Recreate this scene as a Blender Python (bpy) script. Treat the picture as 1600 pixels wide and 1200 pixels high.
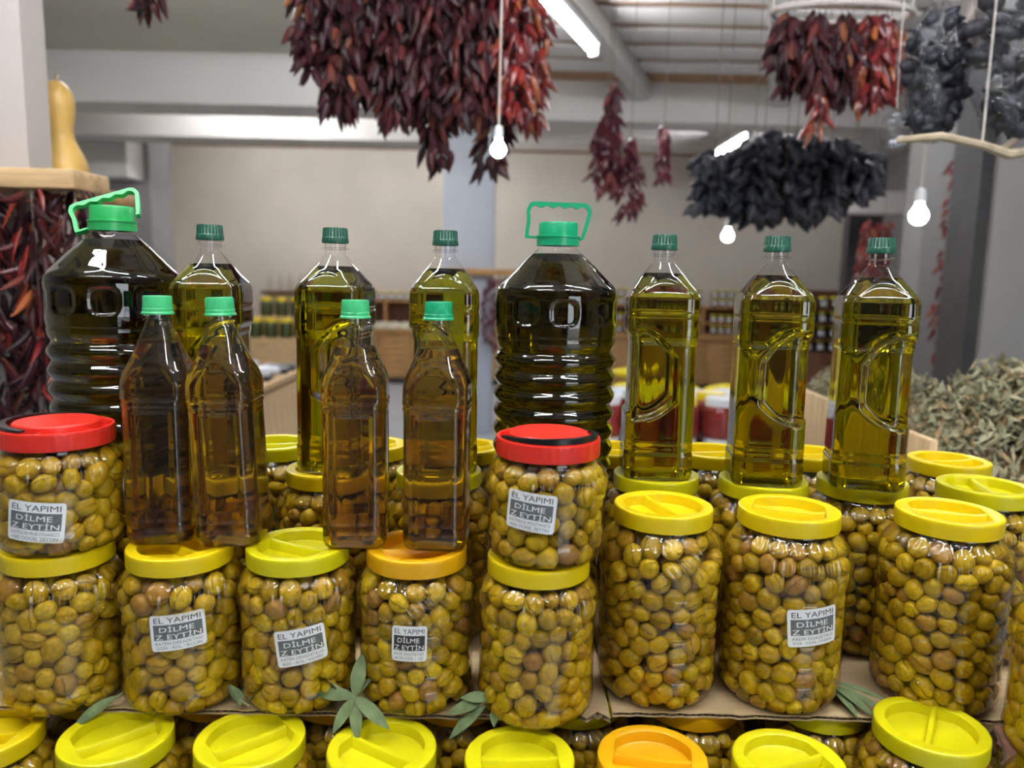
import bpy, bmesh, math, random
import numpy as np
from mathutils import Matrix, Vector, Euler
PI = math.pi
random.seed(7); RNG = np.random.default_rng(7)
scene = bpy.context.scene
C = scene.collection
for o in list(bpy.data.objects):
    bpy.data.objects.remove(o, do_unlink=True)

# ------------------------------------------------------------------ camera
cam_d = bpy.data.cameras.new('camera'); cam = bpy.data.objects.new('camera', cam_d); C.objects.link(cam)
cam_d.sensor_width = 36; cam_d.lens = 27; cam_d.clip_start = .02; cam_d.clip_end = 200
cam.matrix_world = (Matrix.Translation((0, 0, 1.5)) @ Matrix.Rotation(math.radians(82), 4, 'X')
                    @ Matrix.Rotation(math.radians(1.2), 4, 'Z'))
cam_d.dof.use_dof = True; cam_d.dof.focus_distance = .95; cam_d.dof.aperture_fstop = 3.5
scene.camera = cam

# ------------------------------------------------------------------ world, daylight through the open shop front, exposure
world = bpy.data.worlds.new('daylight'); scene.world = world; world.use_nodes = True
bg = world.node_tree.nodes['Background']
bg.inputs[0].default_value = (.86, .93, 1, 1); bg.inputs[1].default_value = 3.0
pd = bpy.data.lights.new('shop_front_portal', 'AREA'); pd.shape = 'RECTANGLE'; pd.size = 2.2; pd.size_y = 2.65
pd.cycles.is_portal = True
po = bpy.data.objects.new('shop_front_portal', pd); C.objects.link(po)
po.location = (2.5, -2.68, 1.325); po.rotation_euler = (math.radians(90), 0, PI)
scene.view_settings.view_transform = 'Standard'; scene.view_settings.look = 'None'
scene.view_settings.exposure = 0.62; scene.view_settings.gamma = 1
scene.view_settings.use_curve_mapping = False
cy = scene.cycles
cy.use_denoising = True
cy.max_bounces = 14; cy.transmission_bounces = 12; cy.transparent_max_bounces = 24
cy.diffuse_bounces = 3; cy.glossy_bounces = 5
cy.caustics_reflective = False; cy.caustics_refractive = True; cy.blur_glossy = .6
cy.sample_clamp_indirect = 6.0

# ------------------------------------------------------------------ materials
MATS = {}
def nodes_of(name):
    m = bpy.data.materials.new(name); m.use_nodes = True
    nt = m.node_tree; nt.nodes.clear()
    out = nt.nodes.new('ShaderNodeOutputMaterial'); MATS[name] = m
    return m, nt, out
def pm(name, col, rough=.5, var=.12, scale=18, bump=0, bscale=None, col2=None, metallic=0, spec=.5, stretch=(1, 1, 1), coat=0, detail=4):
    m, nt, out = nodes_of(name)
    b = nt.nodes.new('ShaderNodeBsdfPrincipled'); nt.links.new(b.outputs[0], out.inputs[0])
    tc = nt.nodes.new('ShaderNodeTexCoord'); mp = nt.nodes.new('ShaderNodeMapping'); mp.inputs['Scale'].default_value = stretch
    nz = nt.nodes.new('ShaderNodeTexNoise'); nz.inputs['Scale'].default_value = scale; nz.inputs['Detail'].default_value = detail
    nt.links.new(tc.outputs['Object'], mp.inputs[0]); nt.links.new(mp.outputs[0], nz.inputs['Vector'])
    rp = nt.nodes.new('ShaderNodeValToRGB'); nt.links.new(nz.outputs['Fac'], rp.inputs[0])
    c2 = col2 or tuple(max(0, c * (1 - var)) for c in col)
    c1 = col if col2 else tuple(min(1, c * (1 + var)) for c in col)
    rp.color_ramp.elements[0].position = .35; rp.color_ramp.elements[1].position = .65
    rp.color_ramp.elements[0].color = (*c2, 1); rp.color_ramp.elements[1].color = (*c1, 1)
    nt.links.new(rp.outputs[0], b.inputs['Base Color'])
    b.inputs['Roughness'].default_value = rough; b.inputs['Metallic'].default_value = metallic
    b.inputs['Specular IOR Level'].default_value = spec; b.inputs['Coat Weight'].default_value = coat
    if bump:
        bn = nt.nodes.new('ShaderNodeBump'); bn.inputs['Strength'].default_value = bump; bn.inputs['Distance'].default_value = .01
        n2 = nt.nodes.new('ShaderNodeTexNoise'); n2.inputs['Scale'].default_value = bscale or scale * 2
        nt.links.new(mp.outputs[0], n2.inputs['Vector']); nt.links.new(n2.outputs['Fac'], bn.inputs['Height'])
        nt.links.new(bn.outputs[0], b.inputs['Normal'])
    return m
def emi(name, col, strength):
    m, nt, out = nodes_of(name)
    e = nt.nodes.new('ShaderNodeEmission'); e.inputs[0].default_value = (*col, 1); e.inputs[1].default_value = strength
    nt.links.new(e.outputs[0], out.inputs[0]); return m
def film(name, tint, rough=.03, f0=.05, gain=1.0, haze=0, hazecol=(.8, .8, .8), wrinkle=0):
    """thin clear plastic: transparent body with a Schlick reflection"""
    m, nt, out = nodes_of(name)
    tr = nt.nodes.new('ShaderNodeBsdfTransparent'); tr.inputs[0].default_value = (*tint, 1)
    gl = nt.nodes.new('ShaderNodeBsdfGlossy'); gl.inputs['Roughness'].default_value = rough
    lw = nt.nodes.new('ShaderNodeLayerWeight'); lw.inputs['Blend'].default_value = .5
    pw = nt.nodes.new('ShaderNodeMath'); pw.operation = 'POWER'; pw.inputs[1].default_value = 4.5
    ma = nt.nodes.new('ShaderNodeMath'); ma.operation = 'MULTIPLY_ADD'; ma.inputs[1].default_value = .85 * gain; ma.inputs[2].default_value = f0
    mx = nt.nodes.new('ShaderNodeMixShader')
    nt.links.new(lw.outputs['Facing'], pw.inputs[0]); nt.links.new(pw.outputs[0], ma.inputs[0])
    nt.links.new(ma.outputs[0], mx.inputs[0])
    src = tr
    if wrinkle:
        vz = nt.nodes.new('ShaderNodeTexNoise'); vz.inputs['Scale'].default_value = 26; vz.inputs['Detail'].default_value = 6; tcc = nt.nodes.new('ShaderNodeTexCoord')
        bp = nt.nodes.new('ShaderNodeBump'); bp.inputs['Strength'].default_value = wrinkle; bp.inputs['Distance'].default_value = .02
        nt.links.new(tcc.outputs['Object'], vz.inputs['Vector']); nt.links.new(vz.outputs['Fac'], bp.inputs['Height']); nt.links.new(bp.outputs[0], gl.inputs['Normal']); nt.links.new(bp.outputs[0], lw.inputs['Normal'])
    if haze:
        df = nt.nodes.new('ShaderNodeBsdfDiffuse'); df.inputs[0].default_value = (*hazecol, 1)
        m2 = nt.nodes.new('ShaderNodeMixShader'); m2.inputs[0].default_value = haze
        nt.links.new(tr.outputs[0], m2.inputs[1]); nt.links.new(df.outputs[0], m2.inputs[2]); src = m2
    nt.links.new(src.outputs[0], mx.inputs[1]); nt.links.new(gl.outputs[0], mx.inputs[2])
    nt.links.new(mx.outputs[0], out.inputs[0]); return m
def oil(name, sr, sg, sb):
    m, nt, out = nodes_of(name)
    g = nt.nodes.new('ShaderNodeBsdfGlass'); g.inputs['IOR'].default_value = 1.47; g.inputs['Roughness'].default_value = 0
    nt.links.new(g.outputs[0], out.inputs[0])
    v = nt.nodes.new('ShaderNodeVolumeAbsorption'); d = max(sr, sg, sb)
    v.inputs['Color'].default_value = (1 - sr / d, 1 - sg / d, 1 - sb / d, 1); v.inputs['Density'].default_value = d
    nt.links.new(v.outputs[0], out.inputs['Volume']); return m
def olive_mat():
    m, nt, out = nodes_of('olive_skin')
    b = nt.nodes.new('ShaderNodeBsdfPrincipled'); nt.links.new(b.outputs[0], out.inputs[0])
    geo = nt.nodes.new('ShaderNodeNewGeometry'); oi = nt.nodes.new('ShaderNodeObjectInfo')
    ad = nt.nodes.new('ShaderNodeMath'); ad.operation = 'ADD'; fr = nt.nodes.new('ShaderNodeMath'); fr.operation = 'FRACT'
    nt.links.new(geo.outputs['Random Per Island'], ad.inputs[0]); nt.links.new(oi.outputs['Random'], ad.inputs[1]); nt.links.new(ad.outputs[0], fr.inputs[0])
    rp = nt.nodes.new('ShaderNodeValToRGB'); nt.links.new(fr.outputs[0], rp.inputs[0])
    e = rp.color_ramp.elements
    stops = [(0, (.27, .170, .006)), (.22, (.48, .305, .008)), (.45, (.38, .245, .008)), (.68, (.62, .43, .016)), (.86, (.41, .235, .014)), (1, (.31, .155, .034))]
    e[0].position, e[0].color = 0, (*stops[0][1], 1); e[1].position, e[1].color = 1, (*stops[-1][1], 1)
    for p, c in stops[1:-1]:
        k = e.new(p); k.color = (*c, 1)
    at = nt.nodes.new('ShaderNodeAttribute'); at.attribute_name = 'oco'
    nz = nt.nodes.new('ShaderNodeTexNoise'); nz.inputs['Scale'].default_value = 2.2; nz.inputs['Detail'].default_value = 5
    nt.links.new(at.outputs['Vector'], nz.inputs['Vector'])
    mr = nt.nodes.new('ShaderNodeMapRange'); mr.inputs[1].default_value = .3; mr.inputs[2].default_value = .7; mr.inputs[3].default_value = .68; mr.inputs[4].default_value = 1.22
    nt.links.new(nz.outputs['Fac'], mr.inputs[0])
    mu = nt.nodes.new('ShaderNodeVectorMath'); mu.operation = 'SCALE'; nt.links.new(rp.outputs[0], mu.inputs[0]); nt.links.new(mr.outputs[0], mu.inputs['Scale'])
    # the knife slit along one side of each olive
    sp = nt.nodes.new('ShaderNodeSeparateXYZ'); nt.links.new(at.outputs['Vector'], sp.inputs[0])
    n3 = nt.nodes.new('ShaderNodeMath'); n3.operation = 'MULTIPLY_ADD'; n3.inputs[1].default_value = .5; n3.inputs[2].default_value = -.25
    nt.links.new(nz.outputs['Fac'], n3.inputs[0])
    xa = nt.nodes.new('ShaderNodeMath'); xa.operation = 'ADD'; nt.links.new(sp.outputs[0], xa.inputs[0]); nt.links.new(n3.outputs[0], xa.inputs[1])
    ab = nt.nodes.new('ShaderNodeMath'); ab.operation = 'ABSOLUTE'; nt.links.new(xa.outputs[0], ab.inputs[0])
    lt = nt.nodes.new('ShaderNodeMapRange'); lt.inputs[1].default_value = .03; lt.inputs[2].default_value = .09; lt.inputs[3].default_value = 1; lt.inputs[4].default_value = 0
    nt.links.new(ab.outputs[0], lt.inputs[0])
    yg = nt.nodes.new('ShaderNodeMath'); yg.operation = 'GREATER_THAN'; yg.inputs[1].default_value = .15; nt.links.new(sp.outputs[1], yg.inputs[0])
    fm = nt.nodes.new('ShaderNodeMath'); fm.operation = 'MULTIPLY'; nt.links.new(lt.outputs[0], fm.inputs[0]); nt.links.new(yg.outputs[0], fm.inputs[1])
    f2 = nt.nodes.new('ShaderNodeMath'); f2.operation = 'MULTIPLY'; f2.inputs[1].default_value = .75; nt.links.new(fm.outputs[0], f2.inputs[0])
    mx = nt.nodes.new('ShaderNodeMix'); mx.data_type = 'RGBA'; nt.links.new(f2.outputs[0], mx.inputs['Factor'])
    nt.links.new(mu.outputs[0], mx.inputs['A']); mx.inputs['B'].default_value = (.10, .06, .01, 1)
    nt.links.new(mx.outputs['Result'], b.inputs['Base Color'])
    b.inputs['Roughness'].default_value = .38; b.inputs['Specular IOR Level'].default_value = .3
    return m
def island_mat(name, stops, rough=.4, spec=.4):
    m, nt, out = nodes_of(name)
    b = nt.nodes.new('ShaderNodeBsdfPrincipled'); nt.links.new(b.outputs[0], out.inputs[0])
    geo = nt.nodes.new('ShaderNodeNewGeometry'); oi = nt.nodes.new('ShaderNodeObjectInfo')
    ad = nt.nodes.new('ShaderNodeMath'); ad.operation = 'ADD'; fr = nt.nodes.new('ShaderNodeMath'); fr.operation = 'FRACT'
    nt.links.new(geo.outputs['Random Per Island'], ad.inputs[0]); nt.links.new(oi.outputs['Random'], ad.inputs[1]); nt.links.new(ad.outputs[0], fr.inputs[0])
    rp = nt.nodes.new('ShaderNodeValToRGB'); nt.links.new(fr.outputs[0], rp.inputs[0]); e = rp.color_ramp.elements
    e[0].position, e[0].color = stops[0][0], (*stops[0][1], 1); e[1].position, e[1].color = stops[-1][0], (*stops[-1][1], 1)
    for p, c in stops[1:-1]:
        k = e.new(p); k.color = (*c, 1)
    nt.links.new(rp.outputs[0], b.inputs['Base Color'])
    b.inputs['Roughness'].default_value = rough; b.inputs['Specular IOR Level'].default_value = spec
    return m

LID_Y = pm('lid_yellow', (.80, .60, .005), .34, .03, 30, spec=.45)
LID_G = pm('lid_lemon', (.70, .64, .006), .34, .03, 30, spec=.45)
LID_O = pm('lid_orange_yellow', (.85, .44, .005), .34, .03, 30, spec=.45)
LID_R = pm('lid_red', (.80, .035, .022), .33, .05, 30, spec=.45)
BLACKP = pm('black_plastic', (.012, .012, .014), .25, .2, 30)
CAP_B = pm('cap_bright_green', (.035, .42, .115), .32, .05, 30)
CAP_M = pm('cap_mint_green', (.06, .50, .19), .32, .05, 30)
CAP_T = pm('cap_teal_green', (.012, .36, .16), .32, .05, 30)
CAP_D = pm('cap_dark_green', (.016, .088, .055), .34, .05, 30)
PET = film('clear_pet', (.985, .985, .985), .025, .045)
PETJ = film('clear_pet_jar', (.975, .95, .85), .06, .065)
PETD = film('clear_pet_dusty', (.97, .97, .97), .04, .045, haze=.006, hazecol=(.75, .78, .85))
OIL_D = oil('oil_dark', 20, 22, 125)
OIL_G = oil('oil_green_gold', 10, 11.5, 130)
OIL_A = oil('oil_amber', 6.5, 13, 120)
OLIVE = olive_mat()
BRINE_SHADE = pm('brine_depth_shade', (.030, .018, .003), .25, .2, 12)  # opaque dark tone for brine and the shaded olives deep inside
PAPER = pm('label_paper', (.80, .82, .84), .5, .02, 30)
INK_G = pm('label_grey', (.115, .13, .135), .55, .15, 300)
INK_K = pm('label_ink', (.03, .03, .035), .6, .1, 60)
INK_L = pm('label_faint_ink', (.13, .14, .15), .6, .3, 400)
INK_W = pm('label_white_letters', (.86, .87, .88), .5, .02, 60)
INK_B = pm('label_black_block', (.025, .025, .028), .55, .15, 300)
CARD = pm('cardboard', (.53, .39, .215), .85, .08, 25, .15, 200, stretch=(1, 6, 1))
CARD_F = pm('cardboard_flute', (.20, .135, .07), .9, .15, 60)
LEAF = pm('olive_leaf_top', (.14, .19, .085), .6, .18, 60, .2, 120, spec=.2)
LEAF_U = pm('olive_leaf_stem', (.27, .27, .15), .6, .15, 60)
WALL = pm('wall_paint', (.66, .61, .53), .8, .05, 1.2, .05, 30)
WALL_W = pm('wall_white_paint', (.62, .60, .57), .75, .04, 1.5)
BLUEG = pm('column_blue_grey', (.47, .51, .57), .7, .04, 2)
PILLAR = pm('pillar_plaster', (.56, .51, .48), .85, .04, 3)
PILLAR_D = pm('pillar_grey', (.27, .26, .255), .85, .05, 3)
FLOORM = pm('floor_concrete', (.44, .48, .52), .35, .09, 3, .03, 40)
SLAB = pm('slab_plaster', (.52, .50, .42), .85, .05, 1.5)
PANEL = pm('ceiling_board', (.66, .64, .62), .6, .05, 3)
DECK = pm('ceiling_deck_brown', (.34, .19, .10), .8, .15, 4)
WOOD = pm('wood_oak', (.46, .25, .085), .5, .25, 7, .1, 40, stretch=(9, 9, 1))
WOODH = pm('wood_oak_horizontal', (.44, .24, .085), .5, .25, 7, .1, 40, stretch=(1, 9, 9))
PINE = pm('wood_pine', (.66, .46, .25), .55, .2, 6, .1, 40, stretch=(9, 9, .8))
PINEH = pm('wood_pine_horizontal', (.60, .40, .20), .55, .2, 6, .1, 40, stretch=(.8, 9, 9))
WOODD = pm('wood_dark', (.17, .07, .035), .6, .25, 7, stretch=(9, 9, 1))
DARKM = pm('dark_frame', (.035, .033, .035), .5, .2, 8)
WHITEM = pm('white_enamel', (.75, .76, .78), .4, .03, 10)
TUBE_E = emi('tube_glow', (.95, .97, 1), 75)
BULB_E = emi('bulb_glow', (1, .95, .9), 26)
CHILI = island_mat('dried_pepper_skin', [(0, (.014, .004, .006)), (.35, (.028, .005, .008)), (.6, (.052, .008, .010)), (.8, (.024, .004, .008)), (.94, (.11, .016, .014)), (1, (.22, .08, .03))], .5, .3)
CHILI_R = island_mat('dried_pepper_bright', [(0, (.05, .006, .010)), (.3, (.15, .012, .014)), (.6, (.26, .024, .018)), (.8, (.08, .008, .014)), (1, (.36, .10, .03))], .3, .5)
CHILI_P = island_mat('dried_pepper_purple', [(0, (.05, .006, .014)), (.4, (.11, .012, .024)), (.7, (.07, .008, .018)), (1, (.24, .05, .05))], .3, .5)
AUB = island_mat('dried_aubergine_skin', [(0, (.010, .011, .016)), (.5, (.022, .024, .034)), (.85, (.026, .027, .034)), (1, (.07, .07, .08))], .5, .3)
HERB = island_mat('dried_herb', [(0, (.20, .20, .12)), (.4, (.31, .30, .19)), (.7, (.40, .38, .25)), (.9, (.44, .36, .21)), (1, (.36, .22, .11))], .85, .1)
HERB_O = island_mat('dried_herb_brown', [(0, (.16, .09, .04)), (.6, (.33, .20, .10)), (1, (.28, .26, .16))], .85, .1)
YELF = island_mat('yellow_flower', [(0, (.62, .52, .02)), (1, (.80, .70, .06))], .6, .2)
CORD_D = pm('cord_dark', (.16, .13, .11), .8, .1, 30)
CORD = pm('cord_pale', (.50, .47, .42), .7, .1, 30)
GOURD = pm('gourd_skin', (.66, .42, .11), .45, .25, 5, .1, 10)
WHITEBAG = pm('white_packet', (.70, .73, .78), .35, .06, 14, .3, 20)
CREAMBAG = pm('cream_packet', (.58, .55, .42), .6, .08, 20)
BLACKPACK = pm('black_packet', (.03, .032, .045), .35, .3, 30)
JAM = pm('jam_dark', (.055, .010, .022), .15, .3, 20, spec=.6)
JAM_K = pm('jam_black', (.014, .012, .020), .15, .3, 20, spec=.6)
PASTE = pm('pepper_paste', (.22, .028, .022), .25, .2, 20, spec=.6)
PICKLE = pm('green_pickle', (.055, .070, .018), .2, .5, 40, spec=.6)
GLASSB = film('clear_glass', (.92, .93, .90), .04, .08)
YELP = pm('yellow_packet', (.80, .65, .01), .4, .1, 20, .2, 30)
TWIG = pm('twig_bark', (.36, .29, .20), .8, .2, 30)
STREET = pm('street_paving', (.34, .33, .32), .9, .1, 2)
BAGP = film('clear_bag', (.85, .85, .87), .12, .07, .35, haze=.01, hazecol=(.6, .62, .66), wrinkle=.9)

# ------------------------------------------------------------------ mesh helpers
def meshdata(name, verts, faces, mat, smooth=35):
    me = bpy.data.meshes.new(name); me.from_pydata([tuple(map(float, v)) for v in verts], [], faces); me.update()
    if mat: me.materials.append(mat)
    if smooth:
        me.polygons.foreach_set('use_smooth', [True] * len(me.polygons)); me.set_sharp_from_angle(angle=math.radians(smooth))
    return me
def ob(name, me, parent=None, loc=(0, 0, 0), rot=(0, 0, 0), scale=None):
    o = bpy.data.objects.new(name, me); C.objects.link(o)
    o.location = loc; o.rotation_euler = rot
    if scale: o.scale = scale
    if parent: o.parent = parent
    return o
def tag(o, label=None, cat=None, group=None, kind=None):
    if label: o['label'] = label
    if cat: o['category'] = cat
    if group: o['group'] = group
    if kind: o['kind'] = kind
    return o
def thing(name, label, cat, loc=(0, 0, 0), rz=0, group=None):
    return tag(ob(name, None, None, loc, (0, 0, rz)), label, cat, group)
def struct(o): o['kind'] = 'structure'; return o
class MB:
    def __init__(s): s.v = []; s.f = []
    def add(s, verts, faces, mtx=None):
        n = len(s.v)
        s.v += [tuple(mtx @ Vector(v)) for v in verts] if mtx is not None else [tuple(v) for v in verts]
        s.f += [tuple(i + n for i in f) for f in faces]; return s
    def box(s, x0, x1, y0, y1, z0, z1, b=0, mtx=None):
        v, f = bevbox((x1 - x0) / 2, (y1 - y0) / 2, (z1 - z0) / 2, b)
        t = Matrix.Translation(((x0 + x1) / 2, (y0 + y1) / 2, (z0 + z1) / 2))
        return s.add(v, f, mtx @ t if mtx is not None else t)
    def lathe(s, prof, n=32, cap0=True, cap1=True, rf=None, mtx=None):
        v, f = lathe(prof, n, cap0, cap1, rf); return s.add(v, f, mtx)
    def tube(s, path, r, n=8, caps=True):
        v, f = tube(path, r, n, caps); return s.add(v, f)
    def me(s, name, mat, smooth=35): return meshdata(name, s.v, s.f, mat, smooth)
    def build(s, name, mat, parent=None, loc=(0, 0, 0), rot=(0, 0, 0), smooth=35): return ob(name, s.me(name, mat, smooth), parent, loc, rot)
_bb = {}
def bevbox(hx, hy, hz, b=0):
    k = (round(hx, 5), round(hy, 5), round(hz, 5), b)
    if k in _bb: return _bb[k]
    if not b:
        v = [(x, y, z) for x in (-hx, hx) for y in (-hy, hy) for z in (-hz, hz)]
        f = [(0, 1, 3, 2), (4, 6, 7, 5), (0, 4, 5, 1), (2, 3, 7, 6), (0, 2, 6, 4), (1, 5, 7, 3)]
    else:
        bm = bmesh.new(); bmesh.ops.create_cube(bm, size=2)
        for q in bm.verts: q.co = (q.co.x * hx, q.co.y * hy, q.co.z * hz)
        bmesh.ops.bevel(bm, geom=bm.edges[:], offset=min(b, hx * .9, hy * .9, hz * .9), segments=2, profile=.5, affect='EDGES')
        bm.verts.index_update()
        v = [tuple(q.co) for q in bm.verts]; f = [tuple(q.index for q in p.verts) for p in bm.faces]; bm.free()
    _bb[k] = (v, f); return v, f
def lathe(prof, n=32, cap0=True, cap1=True, rf=None):
    v = []; f = []
    for r, z in prof:
        for k in range(n):
            a = 2 * PI * k / n
            rr = rf(a, r, z) if rf else r
            v.append((rr * math.cos(a), rr * math.sin(a), z))
    m = len(prof)
    for i in range(m - 1):
        for k in range(n):
            k2 = (k + 1) % n
            f.append((i * n + k, i * n + k2, (i + 1) * n + k2, (i + 1) * n + k))
    if cap0: f.append(tuple(range(n - 1, -1, -1)))
    if cap1: f.append(tuple(range((m - 1) * n, m * n)))
    return v, f
def tube(path, r, n=8, caps=True):
    P = [Vector(p) for p in path]; R = r if isinstance(r, (list, tuple)) else [r] * len(P)
    v = []; f = []; ref = Vector((.13, .21, .97))
    for i, p in enumerate(P):
        t = (P[min(i + 1, len(P) - 1)] - P[max(i - 1, 0)]).normalized()
        a = t.cross(ref)
        if a.length < .05: a = t.cross(Vector((1, 0, 0)))
        a.normalize(); b = t.cross(a)
        for k in range(n):
            an = 2 * PI * k / n
            v.append(tuple(p + (a * math.cos(an) + b * math.sin(an)) * R[i]))
    for i in range(len(P) - 1):
        for k in range(n):
            k2 = (k + 1) % n
            f.append((i * n + k, i * n + k2, (i + 1) * n + k2, (i + 1) * n + k))
    if caps: f.append(tuple(range(n - 1, -1, -1))); f.append(tuple(range((len(P) - 1) * n, len(P) * n)))
    return v, f
def smooth01(x, a, b):
    t = min(1, max(0, (x - a) / (b - a))); return t * t * (3 - 2 * t)
def interp_prof(P, n):
    """smooth a polyline profile (r,z) by Catmull-Rom"""
    out = []
    P2 = [P[0]] + list(P) + [P[-1]]
    for i in range(1, len(P2) - 2):
        p0, p1, p2, p3 = P2[i - 1:i + 3]
        for k in range(n):
            t = k / n
            out.append(tuple(.5 * ((2 * b) + (c - a) * t + (2 * a - 5 * b + 4 * c - d) * t * t + (3 * b - a - 3 * c + d) * t ** 3) for a, b, c, d in zip(p0, p1, p2, p3)))
    out.append(P[-1]); return out


# ================================================================== the setting
def sbox(name, mat, x0, x1, y0, y1, z0, z1, b=0, parent=None):
    o = MB().box(x0, x1, y0, y1, z0, z1, b).build(name, mat, parent)
    return o if parent else struct(o)
sbox('floor', FLOORM, -6, 5.4, -2.9, 11.6, -.1, 0)
st = sbox('floor_street', STREET, -14, 14, -16, -2.9, -.14, -.04)
sbox('wall_back', WALL, -6, 5.4, 11.4, 11.6, 0, 3.3)
sbox('wall_left', WALL, -6, -5.6, -2.9, 11.4, 0, 3.3)
sbox('wall_right', PILLAR_D, 5.2, 5.4, -2.9, 11.4, 0, 3.3)
wf = struct(ob('wall_front', None))
MB().box(-6, 1.4, -2.9, -2.7, 0, 3.3).build('pier', DARKM, wf)
MB().box(3.6, 5.4, -2.9, -2.7, 0, 3.3).build('pier', DARKM, wf)
MB().box(1.4, 3.6, -2.9, -2.7, 2.65, 3.3).build('lintel', DARKM, wf)
# ceiling: brown deck with pale boards nailed under it on the right, a plastered slab on the left
ce = sbox('ceiling', DECK, -6, 5.4, -2.9, 11.6, 3.26, 3.36)
pmesh = MB().box(-.45, 5.2, -.15, .15, 3.236, 3.2585, .004).me('ceiling_board', PANEL)
y = -2.55
while y < 11.3:
    if not 6.95 < y < 7.6: ob('ceiling_board', pmesh, ce, (0, y, 0))
    y += .42
sbox('ceiling_slab', SLAB, -6, -.5, -2.9, 5.5, 2.97, 3.26)
sbox('trim_1', WALL_W, -5.6, -.5, 5.5, 5.9, 2.63, 3.26)            # near beam on the left
sbox('trim_2', WALL_W, -5.6, -.68, 7.25, 7.65, 2.70, 3.26)         # far beam, left half
sbox('trim_3', WALL_W, -.19, 5.2, 7.25, 7.65, 2.91, 3.26)          # far beam, right half
sbox('wall_column', BLUEG, -.67, -.2, 7.25, 7.70, 0, 3.26, .01)
sbox('wall_column_grey', PILLAR_D, -4.15, -3.72, 8.0, 8.5, 0, 3.26)
sbox('trim_4', WALL_W, -4.75, -3.78, 7.66, 8.0, 2.38, 2.95)
sbox('wall_partition', WALL, -5.6, -4.15, 8.2, 8.35, 0, 3.26)
sbox('wall_pillar_left', PILLAR, -1.85, -1.21, 1.96, 2.06, 0, 2.97)
sbox('wall_pillar_right', PILLAR_D, 2.01, 2.95, 3.3, 3.38, 0, 3.26, .01)
sbox('wall_pillar_far', PILLAR_D, 2.6, 2.78, 5.0, 5.25, 0, 3.26)
def beam_xy(name, p, q, w, z0, z1, mat):
    a = Vector((*p, 0)); b = Vector((*q, 0)); d = b - a
    m = Matrix.Translation((a + b) / 2) @ Matrix.Rotation(math.atan2(d.y, d.x), 4, 'Z')
    return struct(MB().box(-d.length / 2, d.length / 2, -w / 2, w / 2, z0, z1, .004, m).build(name, mat))
beam_xy('trim_5', (-.15, 3.6), (1.14, 7.2), .13, 3.09, 3.235, WALL_W)
beam_xy('trim_6', (.95, 3.0), (2.35, 7.2), .16, 3.06, 3.235, WALL_W)
beam_xy('trim_7', (1.9, 2.2), (3.5, 7.2), .16, 3.06, 3.235, PILLAR)
# dark door frames and a dim bay on the right
for i, (x, y, w) in enumerate(((2.98, 7.0, .30), (2.86, 5.3, .14), (2.27, 4.0, .05), (1.95, 3.32, .05))):
    sbox('trim_%d' % (8 + i), DARKM, x, x + w, y, y + .12, 0, 2.62)
sbox('trim_12', PILLAR, 2.2, 5.2, 6.2, 6.4, 2.05, 2.22)
sbox('wall_dim_bay', WOODD, 3.3, 5.2, 6.3, 6.45, 0, 2.05)

def tube_lamp(p, q, z, label):
    a = Vector((*p, z)); b = Vector((*q, z)); L = (b - a).length; ang = math.atan2(b.y - a.y, b.x - a.x)
    mid = (a + b) / 2
    t = thing('tube_lamp', label, 'lamp', (a + b) / 2, ang)
    MB().box(-L / 2, L / 2, -.045, .045, .035, .085, .008).build('housing', WHITEM, t)
    for s in (-1, 1): MB().box(s * L / 2 - .02, s * L / 2 + .02, -.03, .03, -.03, .06, .006).build('end_holder', WHITEM, t)
    v, f = tube([(-L / 2, 0, 0), (L / 2, 0, 0)], .021, 16); ob('tube', meshdata('tube', v, f, TUBE_E), t)
    for s in (-1, 1): MB().tube([(s * L * .35, 0, .085), (s * L * .35, 0, (2.972 if z < 2.9 else 3.24 if mid.x > -.5 or mid.y > 5.9 else 2.972) - z + (.022 if mid.y > 5.9 and mid.x < -.5 else 0))], .006, 6).build('hanger', WHITEM, t)
    return t
tube_lamp((.10, 4.35), (.50, 5.42), 3.0, 'bright tube lamp slanting above the largest dried pepper bunch')
tube_lamp((2.42, 9.55), (2.42, 8.30), 3.0, 'far tube lamp behind the dark dried aubergine bunch')
tube_lamp((-2.9, 6.5), (-1.5, 6.5), 3.05, 'tube lamp hidden between the two pale beams at left')
tube_lamp((-1.25, .9), (-.05, .9), 2.86, 'tube lamp over the left end of the jar stand')
tube_lamp((.35, .9), (1.55, .9), 3.0, 'tube lamp over the right end of the jar stand')
tube_lamp((-1.25, -.15), (-.05, -.15), 2.86, 'tube lamp over the aisle before the stand, at left')
tube_lamp((.35, -.15), (1.55, -.15), 3.0, 'tube lamp over the aisle before the stand, at right')
tube_lamp((-2.2, 3.4), (-1.0, 3.4), 2.86, 'added unseen tube lamp over the pine island')  # added above the view to light the left mid-room
tube_lamp((1.5, 3.9), (2.6, 3.9), 3.0, 'added unseen tube lamp over the herb table')  # extra tube out of view, added to light the right side
tube_lamp((-1.6, 9.6), (-.4, 9.6), 3.05, 'added unseen tube lamp over the back shelves behind the column')  # added out of sight to brighten the back of the room
tube_lamp((-3.9, 9.6), (-2.6, 9.6), 3.05, 'added unseen tube lamp over the back shelves at left')  # second added tube behind the beams, brightens the back at left
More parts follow.
